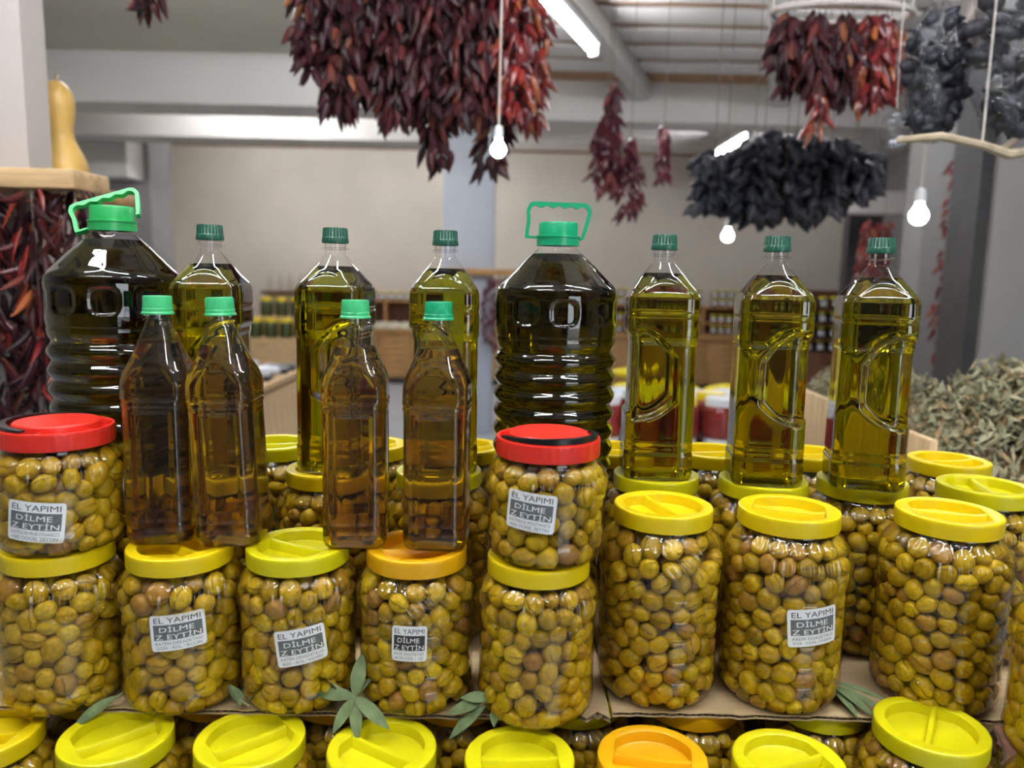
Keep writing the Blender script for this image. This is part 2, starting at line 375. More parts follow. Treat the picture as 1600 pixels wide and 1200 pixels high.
def bulb_lamp(x, y, z, label, r=.032, top=3.262):
    t = thing('hanging_bulb', label, 'lamp', (x, y, z))
    pr = [(.0001, -r)] + [(r * math.cos(a), r * math.sin(a)) for a in [-1.2, -.8, -.4, 0, .4, .8]] + [(r * .45, r * 1.15), (r * .4, r * 1.5)]
    v, f = lathe(pr, 20); ob('bulb', meshdata('bulb', v, f, BULB_E), t)
    v, f = lathe([(r * .55, r * 1.45), (r * .6, r * 2.3), (r * .5, r * 2.9), (r * .2, r * 3.1)], 16); ob('socket', meshdata('socket', v, f, WHITEM), t)
    v, f = tube([(0, 0, r * 3), (.004, 0, (top - z) * .5), (0, 0, top - z)], .0032, 6); ob('cord', meshdata('cord', v, f, CORD), t)
    return t
bulb_lamp(-.05, 2.15, 1.838, 'lit round bulb on a pale cord below the big pepper bunch', .021)
bulb_lamp(1.54, 3.0, 1.76, 'lit bulb hanging before the grey pillars at right', .034)
bulb_lamp(1.93, 7.1, 1.90, 'small lit bulb peeking out under the dark aubergine bunch', .05)

# ================================================================== olive jars, bottles, cardboard
TOP_S, TOP_T, BASE = 1.193, 1.240, 1.013       # lid tops of the short and tall jars, top of the cardboard
R_LID = .0575
def ribbed(n, amp, z0, z1):
    return lambda a, r, z: r + (amp * (1 if math.sin(a * n) > 0 else 0) if z0 <= z <= z1 and r > .05 else 0)
def lid_mesh(name, mat):
    """screw lid: knurled skirt, rounded rim, well with two flat ends; origin at the top centre"""
    b = MB(); n = 240
    prof = [(.0545, -.0195), (.0565, -.0195), (.0567, -.018), (.0567, -.0045), (.0572, -.0030), (.0566, -.0008), (.0550, 0)]
    b.lathe(prof, n, False, False, lambda a, r, z: r + (.0005 if (int(a / (2 * PI) * n + .5) % 2) and -.0185 < z < -.004 else 0))
    n2 = 96
    def well(a, k):
        r, flat = k; c = abs(math.cos(a))
        return min(r, flat / c) if c > 1e-6 else r
    rings = [((.0550, .2), 0), ((.0462, .0415), -.0002), ((.0450, .0400), -.0012), ((.0440, .0385), -.0125), ((.0425, .0370), -.0135)]
    v = []; f = []
    for k, z in rings:
        for i in range(n2):
            a = 2 * PI * i / n2; r = well(a, k); v.append((r * math.cos(a), r * math.sin(a), z))
    for j in range(len(rings) - 1):
        for i in range(n2):
            i2 = (i + 1) % n2; f.append((j * n2 + i, j * n2 + i2, (j + 1) * n2 + i2, (j + 1) * n2 + i))
    f.append(tuple((len(rings) - 1) * n2 + i for i in range(n2)))
    b.add(v, f)
    return b.me(name, mat, 40)
def bar_mesh(mat):
    v = []; f = []
    L = .0395
    xs = [-L, -L * .75, -L * .3, 0, L * .3, L * .75, L]; tops = [-.0015, -.0030, -.0034, -.0034, -.0034, -.0030, -.0015]
    for x, t in zip(xs, tops):
        for y, z in ((-.0042, -.0135), (-.0030, t - .001), (-.0022, t), (.0022, t), (.0030, t - .001), (.0042, -.0135)): v.append((x, y, z))
    for i in range(len(xs) - 1):
        for k in range(5): f.append((i * 6 + k, i * 6 + k + 1, (i + 1) * 6 + k + 1, (i + 1) * 6 + k))
    f += [(5, 4, 3, 2, 1, 0), tuple(range(36, 42))]
    return meshdata('handle_bar', v, f, mat)
LIDS = {k: (lid_mesh('lid', m), bar_mesh(m)) for k, m in (('y', LID_Y), ('g', LID_G), ('o', LID_O))}
# red lid: raised disc, trough with scalloped fins, black carrying strap
def red_lid_meshes():
    n = 160
    b = MB()
    prof = [(.0545, -.0195), (.0565, -.0195), (.0567, -.018), (.0567, -.003), (.0572, -.0015), (.0566, -.0002), (.0545, 0), (.0535, -.001), (.0530, -.009), (.0440, -.009), (.0430, .0035), (.0415, .005)]
    b.lathe(prof, n, False, True, lambda a, r, z: r + (.0006 if (int(a / (2 * PI) * n + .5) % 4 < 2) and -.0185 < z < -.0025 and r > .056 else 0))
    for k in range(12):
        a = 2 * PI * (k + .3) / 12; m = Matrix.Rotation(a, 4, 'Z')
        b.box(.0425, .0540, -.0008, .0008, -.0092, -.0004, 0, m)
    lid = b.me('lid', LID_R, 40)
    h = MB(); pts = []
    N = 28
    v = []; f = []
    for i in range(N + 1):
        a = PI + PI * i / N; fl = .0022 + .0035 * math.sin(PI * i / N)
        for (r, z) in ((.0475, .0008), (.0475, .0008 + fl), (.0545, .0008 + fl), (.0545, .0008)):
            v.append((r * math.cos(a), r * math.sin(a), z))
    for i in range(N):
        for k in range(4):
            k2 = (k + 1) % 4; f.append((i * 4 + k, i * 4 + k2, (i + 1) * 4 + k2, (i + 1) * 4 + k))
    f += [(3, 2, 1, 0), tuple(range(N * 4, N * 4 + 4))]
    return lid, meshdata('carrying_strap', v, f, BLACKP)
RED_LID, STRAP = red_lid_meshes()

PROF = {  # (r, z) outside of the plastic body, from the base up to under the lid
    's': [(.050, 0), (.058, .003), (.0645, .012), (.0668, .022), (.0655, .032), (.0650, .060), (.0650, .095), (.0655, .112), (.0642, .116), (.0672, .122), (.0678, .132), (.0655, .144), (.0600, .152), (.0530, .158), (.0525, .166)],
    't': [(.054, 0), (.061, .003), (.0680, .013), (.0705, .025), (.0700, .040), (.0695, .120), (.0702, .140), (.0715, .152), (.0722, .166), (.0700, .180), (.0640, .192), (.0555, .201), (.0525, .206), (.0525, .212)],
    'r': [(.050, 0), (.058, .003), (.0630, .010), (.0652, .020), (.0640, .029), (.0630, .045), (.0632, .066), (.0648, .072), (.0658, .082), (.0648, .094), (.0590, .104), (.0530, .109), (.0525, .117)],
}
HEIGHT = {'s': .180, 't': .227, 'r': .134}
for k in 'st r'.replace(' ', ''): PROF[k] = [(r, z * 1.0) for r, z in PROF[k]]
def prof_r(kind, z):
    P = PROF[kind]
    zs = [p[1] for p in P]; rs = [p[0] for p in P]
    return float(np.interp(z, zs, rs))
def jar_body(kind, spiral, rings):
    P = interp_prof(PROF[kind], 5)
    H = HEIGHT[kind]; zt = H - .026; zb = zt - .045 if kind != 'r' else zt - .03
    ringz = {'s': [.100, .078, .054, .036], 't': [.138, .114, .090, .066, .042], 'r': []}[kind] if rings else []
    def rf(a, r, z):
        w = smooth01(z, zb, zb + .008) * (1 - smooth01(z, zt - .006, zt + .002))
        ph = a * 44 + (z - zb) * (520 if spiral else 0)
        d = .0013 * w * math.cos(ph)
        w2 = 1 - smooth01(z, .012, .024)
        if z > .004: d += .0005 * w2 * math.cos(a * 44)
        for q in ringz: d -= .0021 * math.exp(-((z - q) / .0022) ** 2)
        return r + d
    if rings:
        zs = sorted(set([p[1] for p in P]) | set(round(q + d, 5) for q in ringz for d in (-.004, -.0025, -.001, 0, .001, .0025, .004)))
        zz = [p[1] for p in P]; rr = [p[0] for p in P]
        P = [(float(np.interp(z, zz, rr)), z) for z in zs if z >= 0]
    v, f = lathe(P, 264, True, False, rf)
    return meshdata('jar_body', v, f, PETJ, 60)
BODY = {}
def body_for(kind, spiral, rings):
    k = (kind, spiral, rings)
    if k not in BODY: BODY[k] = jar_body(*k)
    return BODY[k]
def core_mesh(kind):
    P = [(max(.004, r - .030), z) for r, z in PROF[kind] if z > .018 and z < HEIGHT[kind] - .035]
    P = [(P[0][0] * .6, .015)] + P + [(P[-1][0] * .7, HEIGHT[kind] - .034)]
    v, f = lathe(P, 24); return meshdata('brine', v, f, BRINE_SHADE)  # solid core, its dark colour paints the shade behind the outer olives
CORE = {k: core_mesh(k) for k in 'str'}

# olives packed by pushing overlapping balls apart
OA = .0106
def pack(kind, seed):
    rng = np.random.default_rng(seed); H = HEIGHT[kind]; top = H - .026
    zs = np.linspace(.002, top, 60); Rz = np.array([prof_r(kind, z) for z in zs])
    vol = float(np.sum(PI * Rz ** 2) * (zs[1] - zs[0])); n = int(vol * .63 / (4 / 3 * PI * OA ** 3))
    a = rng.uniform(.86, 1.16, n) * OA
    z = rng.uniform(.01, top - .01, n); r = np.sqrt(rng.uniform(0, 1, n)) * .055; t = rng.uniform(0, 2 * PI, n)
    p = np.stack([r * np.cos(t), r * np.sin(t), z], 1)
    for it in range(150):
        d = p[:, None] - p[None]; L = np.sqrt((d ** 2).sum(2)) + 1e-9
        ov = np.clip((a[:, None] + a[None]) - L, 0, None); np.fill_diagonal(ov, 0)
        p += (d / L[..., None] * ov[..., None]).sum(1) * .28
        p[:, 2] = np.clip(p[:, 2], a * .95 + .001, top - a * .9)
        rm = np.interp(p[:, 2], zs, Rz) - a * .93 - .0009
        rr = np.hypot(p[:, 0], p[:, 1]); s = np.where(rr > rm, rm / np.maximum(rr, 1e-6), 1)
        p[:, :2] *= s[:, None]
    rr = np.hypot(p[:, 0], p[:, 1]); depth = np.interp(p[:, 2], zs, Rz) - rr
    keep = (depth < .036)
    return p[keep], a[keep], depth[keep]
PACK = {k: [pack(k, 11 + i) for i in range(2)] for k in 'str'}
def olive_variant(nu, nv, seed):
    rng = random.Random(seed); v = []; f = []; co = []
    el = rng.uniform(1.05, 1.3); fl = rng.uniform(.92, 1.02)
    for i in range(1, nv):
        th = PI * i / nv
        for k in range(nu):
            ph = 2 * PI * k / nu
            q = (math.sin(th) * math.cos(ph), math.sin(th) * math.sin(ph), math.cos(th))
            bulge = 1 + .05 * math.sin(2 * ph + seed) * math.sin(th)
            # the cut is a shallow crease along +y
            cr = 1 - .07 * math.exp(-(q[0] / .09) ** 2) * (1 if q[1] > .25 else 0)
            v.append((q[0] * .96 * bulge * cr, q[1] * fl * bulge * cr, q[2] * el * .98)); co.append(q)
    for i in range(nv - 2):
        for k in range(nu):
            k2 = (k + 1) % nu; f.append((i * nu + k, (i + 1) * nu + k, (i + 1) * nu + k2, i * nu + k2))
    t0 = len(v); v += [(0, 0, el), (0, 0, -el)]; co += [(0, 0, 1), (0, 0, -1)]
    for k in range(nu):
        k2 = (k + 1) % nu; f.append((t0, k, k2)); b0 = (nv - 2) * nu; f.append((t0 + 1, b0 + k2, b0 + k))
    return np.array(v), f, np.array(co)
def set_oco(me, co):
    at = me.attributes.new('oco', 'FLOAT_VECTOR', 'POINT'); at.data.foreach_set('vector', np.asarray(co, np.float32).ravel())
HIV = [olive_variant(14, 9, s) for s in range(6)]
LOV = [olive_variant(8, 6, s) for s in range(6)]
STUFF_V = []; STUFF_F = []; STUFF_C = []; STUFF_N = [0]
def rot_rand(rng):
    return Euler((rng.uniform(0, 2 * PI), rng.uniform(0, 2 * PI), rng.uniform(0, 2 * PI))).to_matrix()
def fill_olives(kind, x, y, z, seed, hi, indiv, label, group):
    rng = random.Random(seed); p, a, depth = PACK[kind][seed % 2]
    ang = rng.uniform(0, 2 * PI); c, s = math.cos(ang), math.sin(ang)
    q = np.stack([p[:, 0] * c - p[:, 1] * s, p[:, 0] * s + p[:, 1] * c, p[:, 2]], 1)
    # how squarely the camera side of the jar shows each olive
    d = np.array([0, 0]) - np.array([x, y]); d = d / np.linalg.norm(d)
    score = (q[:, :2] @ d) - depth * 2.0 - np.abs(q[:, 2] - HEIGHT[kind] * .45) * .12
    order = np.argsort(-score); picked = set(order[:indiv].tolist()) if indiv else set()
    P = PROF[kind]; zz = np.array([t[1] for t in P]); rr = np.array([t[0] for t in P])
    for i in range(len(q)):
        R = np.array(rot_rand(rng)); k = rng.randrange(6)
        front = q[i, :2] @ d > -.02
        v, f, co = (HIV if i in picked or (hi and front) else LOV)[k]
        w = (v * a[i] * 1.05) @ R.T + q[i]
        # olives lie flattened against the wall and floor of the jar
        w[:, 2] = np.maximum(w[:, 2], .0018)
        lim = np.interp(w[:, 2], zz, rr) - .0016; r = np.hypot(w[:, 0], w[:, 1])
        w[:, :2] *= np.where(r > lim, lim / np.maximum(r, 1e-6), 1)[:, None]
        if i in picked:
            me = meshdata('olive', w - q[i], f, OLIVE, 60); set_oco(me, co)
            o = bpy.data.objects.new('olive', me); C.objects.link(o)
            o.location = q[i] + [x, y, z]; tag(o, label, 'olive', group)
        else:
            STUFF_V.append(w + [x, y, z]); n = STUFF_N[0]
            STUFF_F.extend([tuple(t + n for t in fc) for fc in f]); STUFF_C.append(co); STUFF_N[0] += len(v)

# printed paper labels, bent round the jar
_txt = {}
def text_mesh(s, width, height):
    key = s
    if key not in _txt:
        cu = bpy.data.curves.new('lettering', 'FONT'); cu.body = s; cu.resolution_u = 2
        o = bpy.data.objects.new('lettering', cu); C.objects.link(o)
        bpy.context.view_layer.update()
        me = o.evaluated_get(bpy.context.evaluated_depsgraph_get()).to_mesh()
        bm = bmesh.new(); bm.from_mesh(me); bmesh.ops.triangulate(bm, faces=bm.faces[:]); bm.verts.index_update()
        v = np.array([tuple(q.co) for q in bm.verts]); f = [tuple(q.index for q in p.verts) for p in bm.faces]; bm.free()
        bpy.data.objects.remove(o, do_unlink=True); bpy.data.curves.remove(cu)
        lo = v.min(0); hi = v.max(0); v = (v - lo) / np.where(hi - lo > 0, hi - lo, 1); _txt[key] = (v, f)
    v, f = _txt[key]
    return np.stack([(v[:, 0] - .5) * width, (v[:, 1] - .5) * height], 1), f
def grid(w, h, nx, ny, round_=0):
    v = [((i / nx - .5) * w, (j / ny - .5) * h) for j in range(ny + 1) for i in range(nx + 1)]
    if round_:
        vv = []
        for (px, py) in v:
            cx, cy_ = w / 2 - round_, h / 2 - round_
            if abs(px) > cx and abs(py) > cy_:
                dx, dy = abs(px) - cx, abs(py) - cy_; L = math.hypot(dx, dy)
                if L > round_: px = math.copysign(cx + dx / L * round_, px); py = math.copysign(cy_ + dy / L * round_, py)
            vv.append((px, py))
        v = vv
    f = [(j * (nx + 1) + i, j * (nx + 1) + i + 1, (j + 1) * (nx + 1) + i + 1, (j + 1) * (nx + 1) + i) for j in range(ny) for i in range(nx)]
    return np.array(v), f
def add_label(jar, kind, zc, ang, tilt, l1, l2, w=.063, h=.043, block=None, desc=None):
    """ang: angle round the jar measured from the side that faces -Y; tilt in degrees"""
    R0 = max(prof_r(kind, zc - h * .4), prof_r(kind, zc + h * .4), prof_r(kind, zc))
    ct, sn = math.cos(math.radians(tilt)), math.sin(math.radians(tilt))
    def wrap(P, off):
        out = []
        for px, py in P:
            u = px * ct - py * sn; t = px * sn + py * ct; R = R0 + .0006 + off; a = ang + u / R0
            out.append((R * math.sin(a), -R * math.cos(a), zc + t))
        return out
    v, f = grid(w, h, 24, 12, .003); nv = len(v)
    vo = wrap(v, 0) + wrap(v, -.00025)
    lab = ob('label_sticker', meshdata('label_sticker', vo, f + [tuple(i + nv for i in reversed(q)) for q in f], PAPER), jar)
    if desc: lab['label'] = desc
    blk = block or INK_G
    v, f = grid(w * .88, h * .43, 20, 6); v = v + [0, h * .02]
    ob('printed_block', meshdata('printed_block', wrap(v, .00012), f, blk), lab)
    for s, ww, hh, cx, cyy, mt, off in (
            ('EL YAPIMI', .84, .145, .0, .355, INK_K, .00016), ('D\u0130LME', .62, .180, -.02, .122, INK_W, .00024), ('Z EYT\u0130N', .82, .180, 0, -.082, INK_W, .00024),
            (l1, .84, .085, 0, -.285, INK_L, .00016), (l2, .80, .085, 0, -.41, INK_L, .00016)):
        v, f = text_mesh(s, w * ww, h * hh); v = v + [w * cx, h * cyy]
        ob('lettering', meshdata('lettering', wrap(v, off), f, mt, 0), lab)
def make_jar(kind, x, y, ztop, lid, label, group, seed, spiral=False, rings=False, hi=True, indiv=0, olabel='', baro=0):
    z = ztop - HEIGHT[kind]
    j = thing('olive_jar', label, 'jar', (x, y, z), 0, group)
    ob('jar_body', body_for(kind, spiral, rings), j, rot=(0, 0, seed * .37))
    ob('brine', CORE[kind], j)
    if lid == 'r':
        l = ob('lid', RED_LID, j, (0, 0, HEIGHT[kind]), (0, 0, 0)); l['label'] = 'red screw lid with raised disc'
        ob('carrying_strap', STRAP, l, rot=(0, 0, baro))['label'] = 'black plastic carrying strap'
    else:
        lm, bmsh = LIDS[lid]; l = ob('lid', lm, j, (0, 0, HEIGHT[kind]), (0, 0, baro)); ob('handle_bar', bmsh, l)
    fill_olives(kind, x, y, z, seed, hi, indiv, olabel, 'olives in the front jars')
    return j
FG = 'olive jars in the front row on the cardboard'
def ol(t): return 'green olive pressed against the front of the ' + t
J = {}
J[1] = make_jar('s', -.507, .830, TOP_S, 'y', 'yellow-lidded olive jar under the left red-lidded jar', FG, 1, indiv=30, olabel=ol('jar below the left red lid'))
J[2] = make_jar('s', -.372, .836, TOP_S, 'y', 'labelled short olive jar under the two left green-capped oil bottles', FG, 2, indiv=30, olabel=ol('labelled jar second from left'), baro=-.7)
J[3] = make_jar('s', -.241, .844, TOP_S, 'g', 'labelled short olive jar with bright lemon lid, third from left', FG, 3, indiv=30, olabel=ol('labelled jar with the lemon lid'), baro=-.45)
J[4] = make_jar('s', -.105, .846, TOP_S, 'o', 'short swirled olive jar with orange-yellow lid and black label', FG, 4, spiral=True, rings=True, indiv=30, olabel=ol('jar with the orange-yellow lid'), baro=.35)
J[5] = make_jar('s', .034, .826, TOP_S, 'y', 'yellow-lidded unlabelled olive jar under the right red-lidded jar', FG, 5, indiv=30, olabel=ol('jar below the right red lid'))
J[6] = make_jar('t', .180, .872, TOP_T, 'y', 'tall unlabelled olive jar with swirled shoulder, right of the red-lidded jar', FG, 6, spiral=True, rings=True, indiv=30, olabel=ol('tall jar with swirled shoulder'), baro=-1.2)
J[7] = make_jar('t', .326, .868, TOP_T, 'y', 'tall olive jar with a white label and yellow lid', FG, 7, rings=True, indiv=30, olabel=ol('tall labelled jar'), baro=-.35)
J[8] = make_jar('t', .513, .869, TOP_T, 'y', 'tall unlabelled olive jar standing rightmost on the cardboard', FG, 8, rings=True, indiv=30, olabel=ol('rightmost tall jar on the cardboard'), baro=-.25)
J['r1'] = make_jar('r', -.501, .832, TOP_S + .1345, 'r', 'small labelled olive jar with red lid at the left edge', 'red-lidded olive jars', 9, indiv=30, olabel=ol('left red-lidded jar'), baro=-1.7)
J['r2'] = make_jar('r', .041, .828, TOP_S + .1345, 'r', 'small labelled olive jar with red lid before the big bottle', 'red-lidded olive jars', 10, indiv=30, olabel=ol('right red-lidded jar'), baro=.35)
a1, a2 = 'KATEN DEKADETAKI', 'DGN - 003L / IRCLSN'
add_label(J[2], 's', .104, .33, 3, a1, a2, .056, .040)
add_label(J[3], 's', .086, .30, 7, 'KATEN DENGDETKUG', 'BGH - 0KSL / IHOISRS', .054, .041)
add_label(J[4], 's', .092, .00, -1, 'KATK DEAZTEYAES', 'AGN-CESL / 1SS', .038, .040, INK_B)
add_label(J[7], 't', .112, .16, 5, 'AREW DISADETNUS', 'KOA - DODL / DGJENR', .058, .043)
add_label(J['r1'], 'r', .043, .13, -7, 'KATMOUN MUKOTHARICO', 'HAS OOCEL ZEYTIN', .057, .043)
add_label(J['r2'], 'r', .066, -.30, -5, 'KATMOUS MOSTWHITE', 'HAS OOREL ZEYTIN', .053, .041)
# second and third rows on the same cardboard
G2 = 'tall olive jars in the second row'
for i, (x, y, lid, lab) in enumerate((
        (-.530, .985, 'y', 'tall olive jar beneath the left big handled oil bottle'),
        (-.392, .998, 'g', 'tall olive jar beneath the leftmost large dark-capped oil bottle'),
        (-.244, 1.012, 'y', 'tall olive jar beneath the second dark-capped oil bottle from left'),
        (-.096, 1.012, 'g', 'tall olive jar beneath the oil bottle before the blue-grey column'),
        (.052, 1.012, 'y', 'tall olive jar beneath the right big handled oil bottle'),
        (.198, 1.017, 'g', 'tall olive jar beneath the oil bottle right of the big handled bottle'),
        (.338, 1.000, 'g', 'tall olive jar beneath the second oil bottle from the right'),
        (.474, 1.008, 'g', 'tall olive jar beneath the rightmost golden oil bottle'),
        (.628, .990, 'g', 'yellow-lidded olive jar behind the rightmost tall jar, no bottle on it'))):
    make_jar('t', x, y, TOP_T, lid, lab, G2, 20 + i, rings=True, hi=False, baro=.3 * i - 1)
G3 = 'tall olive jars in the third row'
for i, (x, y, lid, lab) in enumerate((
        (-.362, 1.158, 'g', 'yellow-lidded olive jar in the back row beside the pine crate'),
        (-.218, 1.162, 'y', 'yellow-lidded olive jar in the back row behind the third small bottle'),
        (-.070, 1.162, 'y', 'yellow-lidded olive jar in the back row left of the big bottle'),
        (.160, 1.166, 'y', 'yellow-lidded olive jar in the back row right of the big bottle'),
        (.311, 1.164, 'y', 'yellow-lidded olive jar between the first two right-hand bottles'),
        (.464, 1.166, 'y', 'yellow-lidded olive jar between the last two right-hand bottles'),
        (.664, 1.138, 'y', 'yellow-lidded olive jar farthest right in the back row'))):
    make_jar('t', x, y, TOP_T, lid, lab, G3, 40 + i, rings=True, hi=False, baro=.2)
# lower layer: a row in front of the cardboard and one under it
LOW = BASE - .0065
G4 = 'olive jars of the lower layer, in front'
for i, (x, y, zt, lid, ba, lab) in enumerate((
        (-.560, .765, LOW, 'y', -.1, 'yellow-lidded jar cut by the bottom left corner'),
        (-.416, .762, LOW, 'g', .75, 'second lemon lid from the left along the bottom edge'),
        (-.272, .760, LOW, 'g', .72, 'third lemon lid from the left along the bottom edge'),
        (-.129, .748, LOW, 'g', -.55, 'lemon lid with the bar sloping right, bottom edge below the black label'),
        (.016, .736, LOW, 'g', .05, 'lemon lid at the bottom edge below the right red-lidded jar'),
        (.155, .742, LOW, 'o', -.2, 'deep yellow lid at the bottom edge below the swirled tall jar'),
        (.297, .740, LOW, 'g', .3, 'lemon lid at the bottom edge below the tall labelled jar'),
        (.462, .775, LOW + .022, 'g', 1.0, 'large lemon lid standing highest along the bottom edge at right'))):
    make_jar('t', x, y, zt, lid, lab, G4, 60 + i, rings=True, hi=False, baro=ba)
make_jar('s', .590, .735, TOP_S + .005, 'y', 'olive jar cut off by the right edge of the picture', None, 71, hi=True)
make_jar('t', .600, .735, TOP_S + .005 - HEIGHT['s'] - .0005, 'y', 'lower olive jar in the bottom right corner', G4, 72, hi=False)
G5 = 'olive jars of the lower layer, under the cardboard'
for i, (x, lid, lab) in enumerate(((-.487, 'y', 'olive jar under the cardboard, at its left end'), (-.344, 'o', 'olive jar under the cardboard below the labelled jar at left'),
        (-.200, 'o', 'olive jar with deep yellow lid under the cardboard below the lemon-lidded jar'), (-.057, 'o', 'olive jar with deep yellow lid under the cardboard by the olive sprig'),
        (.085, 'g', 'olive jar with lemon lid under the cardboard below the red-lidded stack'), (.226, 'o', 'olive jar with deep yellow lid under the swirled tall jar'),
        (.380, 'g', 'olive jar with lemon lid under the tall labelled jar'), (.528, 'y', 'olive jar under the cardboard at its right end'))):
    make_jar('t', x, .872, LOW, lid, lab, G5, 80 + i, rings=True, hi=False)
V = np.concatenate(STUFF_V); CO = np.concatenate(STUFF_C)
me = meshdata('olives', V, STUFF_F, OLIVE, 60); set_oco(me, CO)
tag(ob('olives', me), 'green cracked olives packed in brine inside the jars', 'olives', kind='stuff')

# the stand: a table carrying the lower layer, and wooden risers under the cardboard's back edge
tb = thing('display_table', 'dark table carrying the lower layer of olive jars', 'table', (0, 1.0, 0))
MB().box(-.85, .85, -.34, .32, .745, .7795, .006).build('table_top', WOODD, tb)
for sx in (-.8, .8):
    for sy in (-.29, .27): MB().box(sx - .025, sx + .025, sy - .025, sy + .025, 0, .745, .004).build('leg', WOODD, tb)
for x in (-.45, 0, .45):
    t = tag(MB().box(x - .2, x + .2, 1.06, 1.20, .7795, BASE - .0065, .004).build('riser_box', WOODD), 'dark box propping up the back of the cardboard', 'box', 'riser boxes under the cardboard')
def cardboard(x0, x1, y0, y1, label, notch=False):
    t = thing('cardboard_sheet', label, 'cardboard', ((x0 + x1) / 2, y0, BASE - .006)); w = (x1 - x0) / 2
    rng = random.Random(int(x0 * 1000)); nx = 60
    fr = [(-w + 2 * w * i / nx, rng.uniform(-.0022, .0016)) for i in range(nx + 1)]
    if notch:
        for i in range(nx - 3, nx + 1): fr[i] = (fr[i][0], fr[i][1] + (.012 if i % 2 else -.003))
    for nm, za, zb in (('liner', 0, .0012), ('liner', .0048, .006)):
        v = [(x, yy, z) for z in (za, zb) for x, yy in fr] + [(x, y1 - y0, z) for z in (za, zb) for x, _ in fr]
        n = nx + 1; f = []
        for i in range(nx):
            f += [(i, i + 1, n + i + 1, n + i), (2 * n + i + 1, 2 * n + i, 3 * n + i, 3 * n + i + 1), (n + i, n + i + 1, 3 * n + i + 1, 3 * n + i), (i + 1, i, 2 * n + i, 2 * n + i + 1)]
        f += [(0, n, 3 * n, 2 * n), (nx + n, nx, 2 * n + nx, 3 * n + nx)]
        ob(nm, meshdata(nm, v, f, CARD, 20), t)
    v = []; f = []; m = int(2 * w / .0011); amp = .0017
    for i in range(m + 1):
        x = -w + 2 * w * i / m; z = .003 + amp * math.sin(x * 2 * PI / .0075)
        v += [(x, .0022, z - .0002), (x, y1 - y0 - .001, z - .0002), (x, .0022, z + .0002), (x, y1 - y0 - .001, z + .0002)]
    for i in range(m):
        a, b = i * 4, i * 4 + 4; f += [(a, b, b + 1, a + 1), (a + 2, a + 3, b + 3, b + 2), (a, a + 2, b + 2, b)]
    ob('fluted_core', meshdata('fluted_core', v, f, CARD_F, 60), t)
    return t
cardboard(-.70, .118, .800, 1.26, 'corrugated cardboard sheet under the five left front jars', True)
cardboard(.1215, .70, .812, 1.26, 'corrugated cardboard sheet under the three tall jars at right')

# olive sprigs lying on the cardboard edge
def leaf_mesh(L, W, bend, seed):
    rng = random.Random(seed); v = []; f = []; n = 10
    for i in range(n + 1):
        t = i / n; w = W * (math.sin(PI * min(1, t * 1.02 + .02)) ** .75) * .5 + .0002
        zc = -bend * t * t * L
        for s in (-1, -.5, 0, .5, 1): v.append((t * L, s * w, zc + abs(s) * w * .25))
    nb = len(v); v += [(x, y, z - .0005) for x, y, z in v]
    for i in range(n):
        for k in range(4):
            a = i * 5 + k; f.append((a, a + 5, a + 6, a + 1)); f.append((nb + a, nb + a + 1, nb + a + 6, nb + a + 5))
    return meshdata('leaf', v, f, LEAF, 50)
def sprig(x, y, z, label, leaves, stem):
    t = thing('olive_sprig', label, 'sprig', (x, y, z), 0, 'olive sprigs tucked between the jars')
    v, f = tube(stem, .0011, 6); ob('stem', meshdata('stem', v, f, LEAF_U), t)
    for i, (az, el, L, W, roll, off) in enumerate(leaves):
        ob('leaf', leaf_mesh(L, W, .15, i), t, off, Euler((math.radians(roll), math.radians(-el), math.radians(az)), 'XYZ'))
o0 = (0, 0, .004)
sprig(-.166, .790, BASE + .020, 'olive sprig with a fan of seven leaves beside the black-labelled jar',
      [(80, 62, .047, .016, 10, o0), (175, 5, .046, .015, -35, o0), (232, -38, .042, .013, -20, o0), (285, -45, .046, .013, 10, o0), (330, -22, .052, .015, 30, o0), (150, 28, .030, .013, 30, (-.022, .006, .010)), (45, 40, .030, .008, 0, o0)],
      [(-.026, .012, .012), (0, 0, .003), (.012, .014, .012), (.020, .028, .016)])
sprig(-.010, .792, BASE + .012, 'olive sprig with drooping leaves below the right red-lidded stack',
      [(190, -12, .040, .014, -30, (-.016, 0, .008)), (205, -30, .052, .013, -25, (-.012, 0, .004)), (185, 5, .036, .012, -40, (-.004, .002, .012)), (260, -40, .022, .010, 10, o0)],
      [(.004, .004, .010), (-.008, 0, .008), (-.018, 0, .008)])
sprig(-.284, .792, BASE + .010, 'two-leaved olive sprig between the two left labelled jars',
      [(130, 35, .030, .018, 30, (-.010, 0, 0)), (60, 30, .030, .012, -40, o0)], [(0, 0, 0), (-.008, .004, .002), (-.012, .006, .004)])
sprig(-.445, .792, BASE + .004, 'single grey-green leaf hanging over the cardboard at left',
      [(215, -22, .052, .014, -25, (.012, .006, .010))], [(.012, .006, .010), (.016, .012, .012)])
sprig(.400, .842, BASE + .006, 'olive sprig of slim leaves lying before the rightmost tall jar',
      [(300, -3, .058, .012, 5, (-.012, .012, .008)), (318, -4, .066, .010, 8, (-.010, .012, .008)), (285, -4, .050, .012, -10, (-.014, .010, .006)), (330, 0, .060, .007, 20, (-.008, .016, .010))],
      [(-.012, .014, .008), (-.022, .026, .012)])

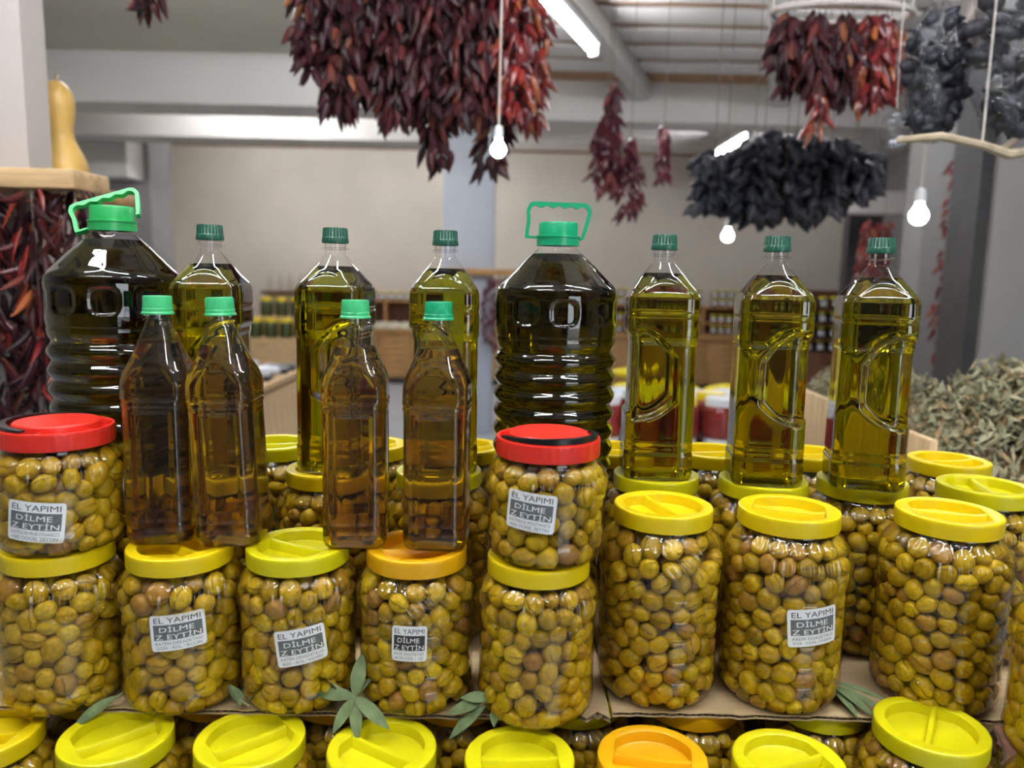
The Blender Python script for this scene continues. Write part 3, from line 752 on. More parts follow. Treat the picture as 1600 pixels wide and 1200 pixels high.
# ------------------------------------------------------------------ oil bottles
def sect(th, w, ch, p):
    c, s = abs(math.cos(th)), abs(math.sin(th)); c2, s2 = abs(math.cos(th - PI / 4)), abs(math.sin(th - PI / 4))
    return ((c / w) ** p + (s / w) ** p + (c2 / ch) ** p + (s2 / ch) ** p) ** (-1 / p)
def surf(rfun, zs, n, top_cap, name, mat, inset=0, bot=True):
    v = []; f = []
    for z in zs:
        for k in range(n):
            th = 2 * PI * (k + .5) / n; r = rfun(th, z) - inset; v.append((r * math.cos(th), r * math.sin(th), z))
    m = len(zs)
    for i in range(m - 1):
        for k in range(n):
            k2 = (k + 1) % n; f.append((i * n + k, i * n + k2, (i + 1) * n + k2, (i + 1) * n + k))
    def capr(base, z, flip):
        # inner rings so that caps shade cleanly
        prev = base
        for q in (.66, .33):
            st = len(v)
            for k in range(n): v.append((v[base + k][0] * q, v[base + k][1] * q, z))
            for k in range(n):
                k2 = (k + 1) % n; fc = (prev + k, prev + k2, st + k2, st + k); f.append(fc if not flip else fc[::-1])
            prev = st
        c = len(v); v.append((0, 0, z))
        for k in range(n):
            k2 = (k + 1) % n; fc = (prev + k, prev + k2, c); f.append(fc if not flip else fc[::-1])
    if bot: capr(0, zs[0], True)
    if top_cap: capr((m - 1) * n, zs[-1], False)
    return meshdata(name, v, f, mat, 50)
def g(x, s): return math.exp(-(x / s) ** 2)
# two-litre bottle with side grip
W2 = [1, .91] * np.array([(0, .046), (.002, .0485), (.008, .0500), (.034, .0500), (.037, .0485), (.041, .0490), (.080, .0490), (.176, .0482), (.182, .0500), (.210, .0500), (.2135, .0487), (.217, .0500), (.236, .0497), (.243, .0472), (.262, .0335), (.279, .0180), (.283, .0145), (.300, .0140)])
def r2(th, z):
    w = float(np.interp(z, W2[:, 0], W2[:, 1])); t = smooth01(z, .240, .282)
    r = sect(th, w, w * (1.23 - .14 * t), 26 - 14 * t)
    r = r * (1 - t * .9) + w * t * .9
    # face coordinates
    x, y = math.cos(th), math.sin(th)
    if abs(y) > abs(x) * 1.05:
        u = x / abs(y)
        # grip recess, open to +x
        uu = max(0, (.95 - u) / 1.33) ** 2.4; zl, zh = .080 + .026 * uu, .197 - .036 * uu
        a = smooth01(z, zl - .004, zl + .004) * (1 - smooth01(z, zh - .004, zh + .004)) * smooth01(u, -.44, -.34)
        r -= .0085 * a
        # lip round the recess
        e = g(z - zl, .004) * smooth01(u, -.5, -.3) + g(z - zh, .004) * smooth01(u, -.5, -.3)
        r += .0010 * e
        # arched panel of the shoulder
        za = .258 - .016 * (abs(u) / .78) ** 2.4
        pa = smooth01(z, .216, .219) * (1 - smooth01(z, za - .003, za + .003)) * (1 - smooth01(abs(u), .74, .82))
        r -= .0018 * pa
    elif x > 0 and abs(x) > abs(y) * 1.05:
        a = smooth01(z, .084, .092) * (1 - smooth01(z, .186, .194)); r -= .0050 * a
    return r
zs2 = sorted(set(np.round(np.concatenate([np.linspace(0, .012, 8), np.linspace(.012, .078, 26), np.linspace(.078, .30, 130)]), 5)))
def bottle_shell_oil(rf, zs, level, n, oilmat, petmat, dusty):
    sh = surf(rf, zs, n, False, 'bottle_shell', petmat)
    zo = [z for z in zs if .0012 < z < level] + [level]
    return sh, surf(rf, zo, n, True, 'oil', oilmat, .0006)
def cap_mesh(name, r, h, mat, n=72, mode='dark'):
    if mode == 'dark':
        prof = [(r * .80, 0), (r * 1.0, 0), (r * 1.02, h * .10), (r * .985, h * .36), (r * .965, h * .40), (r * .93, h * .94), (r * .88, h), (r * .2, h)]
        rf = lambda a, rr, z: rr - (.0009 if z > h * .38 and z < h * .95 and int(a / (2 * PI) * n + .5) % 3 == 0 else 0)
    else:
        prof = [(r * .80, 0), (r * 1.08, 0), (r * 1.08, h * .08), (r * 1.0, h * .14), (r * 1.0, h * .30), (r * .975, h * .33), (r * .955, h * .93), (r * .90, h), (r * .2, h)]
        rf = lambda a, rr, z: rr - (.0004 if z > h * .31 and z < h * .95 and int(a / (2 * PI) * n + .5) % 2 == 0 else 0)
    v, f = lathe(prof, n, False, True, rf); return meshdata(name, v, f, mat, 35)
S2, O2 = bottle_shell_oil(r2, zs2, .268, 192, OIL_G, PET, 0)
CAP2 = cap_mesh('cap', .0170, .0195, CAP_D)
def collar(r, z0, z1, name='neck_ring', mat=PET):
    v, f = lathe([(r * .9, z0), (r * 1.18, z0 + .0008), (r * 1.18, z0 + .0022), (r * .95, z0 + .003), (r * .95, z1)], 40, False, False); return meshdata(name, v, f, mat)
NR2 = collar(.0148, .289, .298)
def bottle2(x, y, rz, label, tilt=0):
    t = thing('oil_bottle', label, 'bottle', (x, y, TOP_T), rz, 'large dark-capped oil bottles'); t.rotation_euler.y = math.radians(tilt)
    ob('bottle_shell', S2, t); ob('oil', O2, t); ob('neck_ring', NR2, t)
    ob('cap', CAP2, t, (0, 0, .2975))
    return t
bottle2(-.392, 1.003, .10, 'large oil bottle with ribbed dark green cap, leftmost of its kind')
bottle2(-.234, 1.016, -.12, 'large oil bottle with dark green cap behind the third small bottle')
bottle2(-.091, 1.022, PI + .06, 'large oil bottle with dark green cap before the blue-grey column')
bottle2(.195, 1.017, PI - .05, 'large oil bottle with dark green cap beside the right big handled bottle')
bottle2(.335, .996, -.13, 'large oil bottle with dark green cap, second from the right')
bottle2(.462, .984, -.22, 'large golden oil bottle with dark green cap, farthest right')
# one-litre bottle
W1 = [1, .92] * np.array([(0, .034), (.002, .037), (.008, .0392), (.024, .0395), (.0265, .0386), (.029, .0392), (.156, .0388), (.160, .0400), (.1625, .0385), (.165, .0405), (.184, .0400), (.196, .0375), (.222, .0262), (.246, .0155), (.250, .0132), (.258, .0130)])
def r1(th, z):
    w = float(np.interp(z, W1[:, 0], W1[:, 1])); t = smooth01(z, .180, .230)
    r = sect(th, w, w * (1.20 - .11 * t), 26 - 14 * t); r = r * (1 - t * .85) + w * t * .85
    x, y = math.cos(th), math.sin(th); q = max(abs(x), abs(y)); u = min(abs(x), abs(y)) / q
    za = .204 - .022 * (u / .72) ** 2
    r -= .0014 * smooth01(z, .1655, .168) * (1 - smooth01(z, za - .0025, za + .0025)) * (1 - smooth01(u, .68, .76))
    r -= .0011 * smooth01(z, .034, .042) * (1 - smooth01(z, .148, .154)) * (1 - smooth01(u, .52, .60))
    return r
zs1 = sorted(set(np.round(np.concatenate([np.linspace(0, .012, 8), np.linspace(.012, .05, 18), np.linspace(.05, .14, 14), np.linspace(.14, .258, 72)]), 5)))
S1, O1 = bottle_shell_oil(r1, zs1, .2255, 160, OIL_A, PETD, 1)
CAPM = cap_mesh('cap', .0158, .0200, CAP_M, 120, 'mint'); CAPT = cap_mesh('cap', .0158, .0200, CAP_T, 120, 'mint')
NR1 = collar(.0138, .2500, .2575)
def bottle1(x, y, rz, label, cap, tilt=0):
    t = thing('oil_bottle', label, 'bottle', (x, y, TOP_S + .0002), rz, 'small green-capped oil bottles'); t.rotation_euler.y = math.radians(tilt)
    ob('bottle_shell', S1, t); ob('oil', O1, t); ob('neck_ring', NR1, t); ob('cap', cap, t, (0, 0, .257)); return t
bottle1(-.396, .857, .12, 'small oil bottle with mint green cap, leftmost of four', CAPM)
bottle1(-.3165, .855, .05, 'small oil bottle with mint green cap, second from left', CAPM, -2)
bottle1(-.176, .857, .10, 'small amber oil bottle with mint green cap, third from left', CAPM)
bottle1(-.083, .855, -.05, 'small oil bottle with teal green cap beside the red-lidded jar', CAPT)
# five-litre bottle
W5 = np.array([(0, .066), (.003, .072), (.010, .077), (.020, .0785), (.160, .0785), (.176, .0765), (.184, .0790), (.196, .0800), (.236, .0800), (.244, .0785), (.250, .0745), (.276, .0480), (.292, .0300), (.297, .0255), (.312, .0250)])
def r5(th, z):
    w = float(np.interp(z, W5[:, 0], W5[:, 1])); r = w
    t = smooth01(z, .246, .256) * (1 - smooth01(z, .270, .292))
    r = r * (1 - .6 * t) + .6 * t * w * math.cos(PI / 10) / math.cos(((th + PI / 10) % (PI / 5)) - PI / 10)
    if z < .184:
        ph = (z - .012) / .0235; q = ph - math.floor(ph)
        if z > .012: r += .0020 * math.cos(2 * PI * q) - .0012 * g(q - .5, .12)
    # oval dimples round the upper band
    k = (th / (2 * PI / 10)) % 1 - .5
    d = (abs(k) / .33) ** 3 + (abs(z - .216) / .016) ** 3
    r -= .0030 * (1 - smooth01(d, .7, 1.25))
    return r
zs5 = sorted(set(np.round(np.linspace(0, .312, 190), 5)))
S5, O5 = bottle_shell_oil(r5, zs5, .2895, 200, OIL_D, PET, 0)
v, f = lathe([(.020, 0), (.0278, 0), (.0280, .010), (.0290, .0105), (.0290, .0125), (.0255, .013), (.0252, .028), (.0240, .0300), (.005, .0300)], 144, False, True,
             lambda a, r, z: r - (.0004 if z > .0135 and z < .029 and r > .02 and int(a / (2 * PI) * 144 + .5) % 2 == 0 else 0))
CAP5 = meshdata('cap', v, f, CAP_B, 35)
CAP5T = CAP5.copy(); CAP5T.materials.clear(); CAP5T.materials.append(CAP_T)
def handle_me(mat):
    """flat strap: two arms rising to a grip with finger waves; stands in the XZ plane"""
    outer = [(-.0285, -.002), (-.0435, -.002), (-.0435, .004), (-.0415, .020), (-.0425, .034), (-.0390, .0425), (-.0330, .0450), (.0330, .0450), (.0390, .0425), (.0425, .034), (.0370, .010), (.0330, -.002), (.0285, -.002)]
    inner = [(-.0285, .001), (-.0385, .001), (-.0385, .005), (-.0368, .020), (-.0378, .033), (-.0355, .0380), (-.0310, .0405)]
    wav = [(-.0310 + .0620 * i / 24, .0405 - .0016 + .0016 * math.cos(2 * PI * i / 6)) for i in range(1, 24)]
    inner = inner + wav + [(.0310, .0405), (.0355, .0380), (.0375, .033), (.0325, .012), (.0300, .001), (.0285, .001)]
    v = []; f = []
    def sample(P, n):
        L = [0]
        for i in range(1, len(P)): L.append(L[-1] + math.dist(P[i], P[i - 1]))
        return [(float(np.interp(L[-1] * i / n, L, [p[0] for p in P])), float(np.interp(L[-1] * i / n, L, [p[1] for p in P]))) for i in range(n + 1)]
    n = 80; A = sample(outer, n); B = sample(inner, n)
    for (ax, az), (bx, bz) in zip(A, B): v += [(ax, -.0035, az), (ax, .0035, az), (bx, .0035, bz), (bx, -.0035, bz)]
    for i in range(n):
        for k in range(4):
            k2 = (k + 1) % 4; f.append((i * 4 + k, (i + 1) * 4 + k, (i + 1) * 4 + k2, i * 4 + k2))
    f += [(0, 1, 2, 3), tuple(range(n * 4 + 3, n * 4 - 1, -1))]
    return meshdata('carry_handle', v, f, mat, 40)
def bottle5(x, y, rz, label, capm, mat, hrot, sc=1.0):
    t = thing('oil_bottle', label, 'bottle', (x, y, TOP_T), rz, 'big handled oil bottles'); t.scale = (sc, sc, sc)
    ob('bottle_shell', S5, t); ob('oil', O5, t); ob('cap', capm, t, (0, 0, .300))
    ob('carry_handle', handle_me(mat), t, (0, 0, .3105), hrot); return t
bottle5(-.511, .992, .3, 'big dark oil bottle with bright green cap and handle folded back, at left', CAP5, CAP_B, (math.radians(-40), math.radians(-20), .12), 1.02)
bottle5(.056, 1.018, .08, 'big dark oil bottle with green cap and upright carry handle', CAP5T, CAP_T, (0, math.radians(1), -.05))

# ================================================================== hanging garlands
def pepper_base(L, r, curve, wide=.35, n=6, rings=6):
    v = []; f = []
    for i in range(rings + 1):
        t = i / rings; w = r * max(.10, math.sin(PI * min(1, (t * .86 + .10))) ** wide * (1 - .72 * t ** 2.2))
        if i == 0: w = r * .35
        for k in range(n):
            a = 2 * PI * k / n; v.append((w * math.cos(a) + curve * L * t * t, w * math.sin(a) * .75, -t * L))
    for i in range(rings):
        for k in range(n):
            k2 = (k + 1) % n; f.append((i * n + k, (i + 1) * n + k, (i + 1) * n + k2, i * n + k2))
    f += [tuple(range(n)), tuple(range(rings * n + n - 1, rings * n - 1, -1))]
    return np.array(v), f
PEP = [pepper_base(.066, .0150, c, w) for c, w in ((.15, .4), (-.2, .6), (.3, .5))]
CHI = [pepper_base(.075, .0085, c, w) for c, w in ((.25, .4), (-.3, .6), (.45, .5), (.1, .4))]
AUBB = [pepper_base(.075, .024, c, w, 7) for c, w in ((.1, .3), (-.15, .4), (.2, .35))]
def hang_rot(rng, az, spread):
    return (Matrix.Rotation(az, 3, 'Z') @ Matrix.Rotation(-spread, 3, 'Y') @ Matrix.Rotation(rng.uniform(0, 2 * PI), 3, 'Z'))
def garland(label, x, y, z0, z1, rad, n, base, mat, seed, cat='garland', group=None, name='pepper_garland', spread=(.08, .65), top=3.26, pname='peppers', taper=.6):
    """z0 = top of the peppers, z1 = lowest tip; a cord carries the string from the rail above"""
    rng = random.Random(seed); t = thing(name, label, cat, (x, y, z1), 0, group); H = z0 - z1
    V = []; F = []; k0 = 0; Lb = base[0][0][:, 2].min() * -1
    for i in range(n):
        q = (i + .5) / n; zz = Lb * .75 + (H - Lb * .75) * q; az = rng.uniform(0, 2 * PI)
        rr = rad * (taper + (1 - taper) * math.sin(PI * min(1, q * .9 + .12))) * math.sqrt(rng.uniform(.02, 1)) * .75
        v, f = base[rng.randrange(len(base))]; R = np.array(hang_rot(rng, az, rng.uniform(*spread))); s = rng.uniform(.75, 1.2)
        V.append((v * s) @ R.T + [rr * math.cos(az), rr * math.sin(az), zz]); F += [tuple(a + k0 for a in fc) for fc in f]; k0 += len(v)
    o = ob(pname, meshdata(pname, np.concatenate(V), F, mat, 50), t); o['kind'] = 'stuff'
    v, f = tube([(0, 0, Lb * .6), (.004, .002, H * .5), (0, 0, H), (0, 0, top - z1)], .0018, 5); ob('cord', meshdata('cord', v, f, CORD_D), t)
    return t
rail = tag(MB().tube([(-1.3, 2.45, 2.80), (.2, 2.45, 2.80)], .02, 10).build('hanging_pole', WOOD), 'wooden pole carrying the big dried pepper bunch', 'pole')
for i, x in enumerate((-1.25, .15)): MB().tube([(x, 2.45, 2.80), (x, 2.45, 2.975 if x < -.5 else 3.2)], .006, 6).build('wire', CORD, rail)
ORD = ['first', 'second', 'third', 'fourth', 'fifth', 'sixth', 'seventh', 'eighth', 'ninth', 'tenth', 'eleventh', 'twelfth', 'thirteenth', 'fourteenth', 'fifteenth', 'sixteenth', 'seventeenth', 'eighteenth']
GB = 'strings of the big dried pepper bunch'
bunch = [(-.635, 2.36, 2.03), (-.585, 2.50, 1.98), (-.545, 2.34, 1.925), (-.49, 2.48, 1.99), (-.45, 2.38, 1.97), (-.40, 2.52, 1.94), (-.37, 2.36, 1.905), (-.31, 2.46, 1.96),
         (-.265, 2.36, 1.92), (-.22, 2.52, 1.94), (-.245, 2.44, 1.80), (-.165, 2.38, 1.925), (-.12, 2.50, 1.95), (-.06, 2.56, 1.80), (-.085, 2.40, 1.93), (-.03, 2.46, 1.95), (.02, 2.38, 1.94), (.065, 2.50, 1.93)]
for i, (x, y, zb) in enumerate(sorted(bunch)):
    x = -.285 + (x + .285) * .90
    garland('dark dried red pepper string, %s from the left in the big bunch' % ORD[i] if i < 17 else 'bright string of dried red peppers at the right edge of the big bunch', x, y, 2.74, zb, .078, 210, PEP, CHILI if i < 16 else CHILI_R, 100 + i, group=GB, top=2.80)
garland('short string of dried red peppers at the top left corner', -1.10, 2.42, 2.74, 2.225, .06, 90, PEP, CHILI, 130, top=2.80)
garland('thick string of dried peppers hanging alone in mid-room', .455, 4.0, 2.30, 1.90, .105, 170, PEP, CHILI_P, 131)
garland('dried pepper string with a long tail beside the lone thick string', .575, 4.0, 2.20, 1.78, .09, 120, PEP, CHILI_P, 132, taper=.2)
garland('narrow dried pepper string above the lone thick string', .475, 4.02, 2.46, 2.20, .05, 60, PEP, CHILI_P, 133)
garland('slim single string of dried peppers next to the far tube lamp', .83, 4.5, 2.36, 2.03, .04, 60, PEP, CHILI_P, 134)
GR = 'strings of the right-hand dried pepper bunch'
for i, (x, y, zb) in enumerate(((.845, 2.56, 2.15), (.89, 2.62, 2.09), (.935, 2.54, 2.07), (.985, 2.62, 2.06), (1.03, 2.55, 2.06), (1.075, 2.62, 2.045), (1.115, 2.54, 2.03), (1.165, 2.58, 2.05), (1.20, 2.62, 2.10))):
    garland('glossy dried red pepper string, %s from the left in the right-hand bunch' % ORD[i], x, y, 2.34, zb, .055, 80, PEP, CHILI_R if i in (3, 6, 7, 8) else CHILI, 140 + i, group=GR)
garland('thin red pepper tail hanging lowest of the right-hand bunch', .948, 2.52, 2.12, 1.93, .02, 12, PEP, CHILI_R, 150)
hp = tag(MB().tube([(1.02 + .22 * math.cos(a), 2.57 + .10 * math.sin(a), 2.345) for a in [2 * PI * k / 24 for k in range(25)]], .011, 8).build('hanging_hoop', PILLAR), 'grey hoop carrying the right-hand pepper bunch', 'hoop')
for s in (-1, 1): MB().tube([(1.02 + s * .22, 2.57, 2.345), (1.02 + s * .22, 2.57, 3.26)], .004, 5).build('wire', CORD, hp)
GA = 'strings of the dark dried aubergine bunch'
aubs = [(.80, 3.20, 2.00, 1.74), (.87, 3.28, 2.03, 1.74), (.95, 3.18, 2.06, 1.72), (1.02, 3.28, 2.10, 1.72), (1.08, 3.18, 2.10, 1.71), (1.15, 3.27, 2.09, 1.72), (1.22, 3.18, 2.08, 1.73), (1.29, 3.26, 2.06, 1.76), (1.36, 3.20, 2.02, 1.80), (1.40, 3.27, 1.99, 1.83)]
for i, (x, y, za, zb) in enumerate(aubs):
    garland('pale-edged dried aubergine string at the left of the dark bunch' if i == 0 else 'black dried aubergine string, %s from the left in the dark bunch' % ORD[i], x, y, za, zb, .095, 80, AUBB, AUB, 160 + i, name='aubergine_garland', group=GA, pname='aubergine_shells', spread=(.2, 1.3), taper=.95)
# near garlands at the left under the wooden plank: every pepper is a part
cm = [meshdata('chilli_pepper', v, f, CHILI, 60) for v, f in CHI] + [meshdata('chilli_pepper', v, f, CHILI_R, 60) for v, f in CHI[:2]]
def near_garland(label, x, y, z0, z1, rad, n, seed):
    rng = random.Random(seed); t = thing('chilli_garland', label, 'garland', (x, y, z1), 0, 'chilli garlands under the wooden plank'); H = z0 - z1
    for i in range(n):
        q = (i + .5) / n; az = rng.uniform(0, 2 * PI); rr = rad * rng.uniform(.1, .75)
        o = ob('chilli_pepper', cm[rng.choice((0, 1, 2, 3, 0, 1, 2, 3, 4, 5))], t, (rr * math.cos(az), rr * math.sin(az), .06 + (H - .05) * q), hang_rot(rng, az, rng.uniform(.1, 1.1)).to_euler())
        s = rng.uniform(.8, 1.25); o.scale = (s, s, s)
    v, f = tube([(0, 0, .05), (.004, 0, H * .5), (0, 0, H)], .002, 5); ob('cord', meshdata('cord', v, f, CORD_D), t)
for i, (x, y, zb) in enumerate(((-1.33, 1.80, 1.10), (-1.265, 1.90, 1.06), (-1.215, 1.79, 1.09), (-1.155, 1.89, 1.07), (-1.105, 1.79, 1.10), (-1.05, 1.88, 1.07), (-1.01, 1.80, 1.12))):
    near_garland(('dark red chilli garland cut by the left edge', 'chilli garland second from the left edge', 'chilli garland third from the left edge', 'chilli garland fourth from the left edge', 'chilli garland left of the big bottle, in front', 'chilli garland left of the big bottle, behind', 'chilli garland closest to the big handled bottle at left')[i], x, y, 1.675, zb, .06, 90, 200 + i)
pk = thing('wooden_shelf', 'rough wooden plank shelf at left, gourd on it and chillies below', 'shelf', (-1.3, 1.78, 1.675))
MB().box(-.45, .30, 0, .16, 0, .045, .006).build('front_plank', PINEH, pk)
MB().box(.0, .19, .2805, .52, 0, .035, .006).build('end_plank', WOODH, pk)
MB().box(.10, .14, .1605, .2800, .0, .03).build('bracket', DARKM, pk)
gp = interp_prof([(.006, .285), (.018, .282), (.034, .262), (.041, .230), (.038, .195), (.030, .155), (.034, .125), (.050, .090), (.058, .058), (.054, .028), (.036, .008), (.010, 0)][::-1], 4)
go = thing('bottle_gourd', 'yellow bottle gourd standing on the wooden plank by the pillar', 'gourd', (-1.235, 2.165, 1.711)); go.rotation_euler = (0, math.radians(-3), 0)
v, f = lathe(gp, 32); ob('gourd_body', meshdata('gourd_body', v, f, GOURD, 60), go)
v, f = tube([(0, 0, .283), (.003, 0, .295), (.008, 0, .303)], [.006, .005, .004], 8); ob('gourd_stem', meshdata('gourd_stem', v, f, TWIG), go)
# plastic bags of dried goods on a stick, top right
def lumpy(rx, ry, rz, seed, amp=.16, nu=40, nv=26):
    rng = random.Random(seed); ws = [(rng.uniform(1, 6), rng.uniform(0, 6), rng.uniform(2, 9), rng.uniform(0, 6)) for _ in range(9)]
    v = []; f = []
    for i in range(nv + 1):
        th = PI * i / nv
        for k in range(nu):
            ph = 2 * PI * k / nu
            d = 1 + amp * sum(math.sin(round(a) * ph + b) * math.sin(c * th + e) for a, b, c, e in ws) / 3
            neck = 1 - .55 * smooth01(math.cos(th), .45, 1)
            v.append((rx * d * neck * math.sin(th) * math.cos(ph), ry * d * neck * math.sin(th) * math.sin(ph), rz * math.cos(th)))
    for i in range(nv):
        for k in range(nu):
            k2 = (k + 1) % nu; f.append((i * nu + k, (i + 1) * nu + k, (i + 1) * nu + k2, i * nu + k2))
    return v, f
for i, (x, y, z, rx, rz, lab) in enumerate(((.965, 1.86, 1.99, .070, .165, 'clear plastic bag of dark dried goods, left of two'), (1.08, 1.74, 2.04, .110, .25, 'large shiny clear bag of dark dried goods at top right'), (.90, 1.90, 1.865, .035, .05, 'small crumpled clear bag at the end of the stick'))):
    t = thing('plastic_bag', lab, 'bag', (x, y, z), 0, 'clear bags hung on the stick')
    v, f = lumpy(rx, rx * .8, rz, 300 + i); ob('clear_film', meshdata('clear_film', v, f, BAGP, 60), t)
    rg = random.Random(40 + i); V = []; F = []; k0 = 0
    for q in range(120 if i < 2 else 8):
        th = rg.uniform(.5, 2.9); ph = rg.uniform(0, 6.3); rr = .78 * rg.uniform(.4, 1) ** .4 * (1 - .5 * smooth01(math.cos(th), .45, 1)); sc = .9 if i < 2 else .3
        vb, fb = AUBB[q % 3]; R = np.array(rot_rand(rg))
        V.append((vb - vb.mean(0)) * sc @ R.T + [rx * rr * math.sin(th) * math.cos(ph), rx * .8 * rr * math.sin(th) * math.sin(ph), rz * .8 * math.cos(th)]); F += [tuple(a + k0 for a in fc) for fc in fb]; k0 += len(vb)
    o = ob('dried_contents', meshdata('dried_contents', np.concatenate(V), F, AUB if i < 2 else WHITEBAG, 60), t); o['kind'] = 'stuff'
    v, f = tube([(0, 0, rz * .95), (0, .01, rz + .2), (0, 0, 3.25 - z)], .002, 5); ob('cord', meshdata('cord', v, f, CORD), t)
tw = thing('hanging_stick', 'pale knotty stick hanging below the clear bags', 'stick', (.8, 1.7, 1.8))
MB().tube([(.04, .06, .015), (.12, .03, .02), (.20, .01, .0), (.27, .03, -.015), (.36, .02, .0), (.50, .04, -.02)], [.008, .010, .009, .012, .010, .009], 8).build('branch', TWIG, tw)
MB().tube([(.25, .03, -.01), (.31, .02, .04), (.37, .03, .075), (.46, .04, .12)], [.009, .008, .009, .007], 8).build('side_branch', TWIG, tw)
MB().tube([(.20, .01, .0), (.20, .02, 1.4)], .003, 5).build('cord', CORD, tw)
# column bar with its garland
cb = tag(MB().box(-.62, .02, 7.12, 7.245, 1.50, 1.56, .01).build('wooden_bar', WOODH), 'wooden bar fixed across the blue-grey column', 'bar')
for i, (x, y, zb) in enumerate(((-.22, 7.06, .86), (-.13, 7.05, .80), (-.05, 7.06, .84))):
    garland('purple-red pepper string on the column bar, %s of three' % ('leftmost', 'middle', 'rightmost')[i], x, y, 1.50, zb, .085, 70, PEP, CHILI_P, 210 + i, group='pepper strings on the column bar', top=1.51)
for i, (x, y, za, zb) in enumerate(((2.44, 4.15, 1.95, 1.10), (2.40, 4.3, 2.2, 1.0), (2.52, 5.6, 1.95, 1.35), (2.68, 5.7, 1.95, 1.45))):
    garland(('bright red pepper string in the gap left of the right grey pillar', 'taller red pepper string in the gap left of the right grey pillar', 'red pepper string left of the far grey pillar', 'red pepper string beside the far grey pillar')[i], x, y, za, zb, .08, 110, PEP, CHILI_R, 220 + i)

# ================================================================== shelves, counters and goods behind
def jar_proto(mat, lidm, r, h, label_on):
    pr = [(r * .86, 0), (r * .98, h * .05), (r, h * .12), (r, h * .68), (r * .94, h * .78), (r * .80, h * .83)]
    v, f = lathe(pr, 16); b = meshdata('glass_jar', v, f, mat, 50)
    v, f = lathe([(r * .84, h * .80), (r * .88, h * .81), (r * .88, h * .97), (r * .84, h), (r * .2, h)], 16); l = meshdata('jar_lid', v, f, lidm, 40)
    s = None
    if label_on:
        vv = []; ff = []
        for i in range(7):
            a = -PI / 2 + (i / 6 - .5) * 1.5
            for z in (h * .22, h * .62): vv.append((r * 1.012 * math.cos(a), r * 1.012 * math.sin(a), z))
        ff = [(2 * i, 2 * i + 2, 2 * i + 3, 2 * i + 1) for i in range(6)]; s = meshdata('jar_label', vv, ff, PAPER)
    return b, l, s
def shelf_jar(protos, x, y, z, label, group, rz=0):
    b, l, s = protos
    o = tag(ob('preserve_jar', b, None, (x, y, z), (0, 0, rz)), label, 'jar', group)
    ob('jar_lid', l, o)
    if s: ob('jar_label', s, o)
JP = jar_proto(JAM, LID_G, .046, .118, True); JK = jar_proto(JAM_K, LID_G, .046, .118, True); JD = jar_proto(JAM, BLACKP, .046, .118, True)
JG = jar_proto(PICKLE, LID_Y, .078, .235, False)
jr = random.Random(5)
def cabinet(x0, x1, y0, y1, h, label, nd=2):
    t = thing('base_cabinet', label, 'cabinet', ((x0 + x1) / 2, y0, 0), 0, 'oak base cabinets along the back wall'); w = (x1 - x0) / 2
    MB().box(-w + .002, w - .002, .02, y1 - y0, .08, h, .004).build('body', WOOD, t)
    MB().box(-w + .03, w - .03, .06, y1 - y0, 0, .08).build('plinth', DARKM, t)
    dw = 2 * w / nd
    for k in range(nd):
        a = -w + k * dw + .012; b = a + dw - .024
        d = MB().box(a, b, .004, .0195, .10, h - .02, .003).build('door', WOODH, t)
        nb = 6; hh = (h - .02 - .14) / nb
        bm_ = MB().box(a + .04, b - .04, -.010, .0035, 0, hh - .012, .004).me('board', WOODH)
        for q in range(nb): ob('board', bm_, d, (0, 0, .12 + q * hh))
        MB().box((a + b) / 2 - .03, (a + b) / 2 + .03, -.022, -.0105, h * .8, h * .8 + .012, .003).build('handle', DARKM, d)
    return t
xs = [-2.75, -1.85, -.95, -.05, .85, 1.75, 2.65, 3.55]
cl = ['far left', 'left of the column, under the cream packets', 'behind the column', 'right of the column', 'behind the big handled bottle', 'seen beside the big handled bottle', 'seen between the two right-hand bottles', 'at the far right end']
for i, x in enumerate(xs): cabinet(x, x + .9, 10.42, 11.0, .70, 'slatted oak base cabinet ' + cl[i])
ct = tag(MB().box(-2.8, 4.5, 10.38, 11.38, .7005, .735, .006).build('worktop', WOODH), 'long oak worktop on the back cabinets', 'worktop')
def hutch(x0, x1, zs, top, label):
    t = thing('oak_shelving', label, 'shelf', (x0, 11.0, .735)); L = x1 - x0
    MB().box(0, L, .355, .375, 0, top).build('back_board', WOODD, t)
    for i in range(int(L / .9) + 1): MB().box(i * .9, i * .9 + .03, 0, .354, 0, top, .003).build('upright', WOODH, t)
    for z in zs:
        for i in range(int(L / .9)): MB().box(i * .9 + .031, i * .9 + .899, .0, .353, z - .0125, z + .0125, .003).build('shelf_board', WOODH, t)
    return t
hutch(.9, 4.5, (.145, .375), .39, 'long oak wall shelf full of jam jars at the right')
hutch(-2.75, -.05, (.375,), .39, 'oak wall shelf left of the blue-grey column')
GJ = 'jam jars on the right-hand wall shelf'
for row, (z, y, nm) in enumerate(((.735, 11.06, 'on the worktop under the first shelf board'), (.893, 11.06, 'on the first shelf board'), (1.1255, 11.06, 'on the top shelf board'), (1.2445, 11.06, 'stacked on top of the upper row'))):
    x = 1.30
    while x < 4.4:
        bay = (x - .9) % .9
        if .09 < bay < .86 and not (row < 2 and jr.random() < .10):
            shelf_jar(JK if (x < 1.75 and row < 2) else JP, x, y, z, 'small jar of dark jam with white label ' + nm, GJ)
        x += .112
for k in range(20):
    x = -2.62 + k * .125
    if 0 <= k: shelf_jar(JP, x, 11.08, 1.1255, 'jam jar with white label on the shelf left of the column', 'jam jars on the left-hand wall shelf')
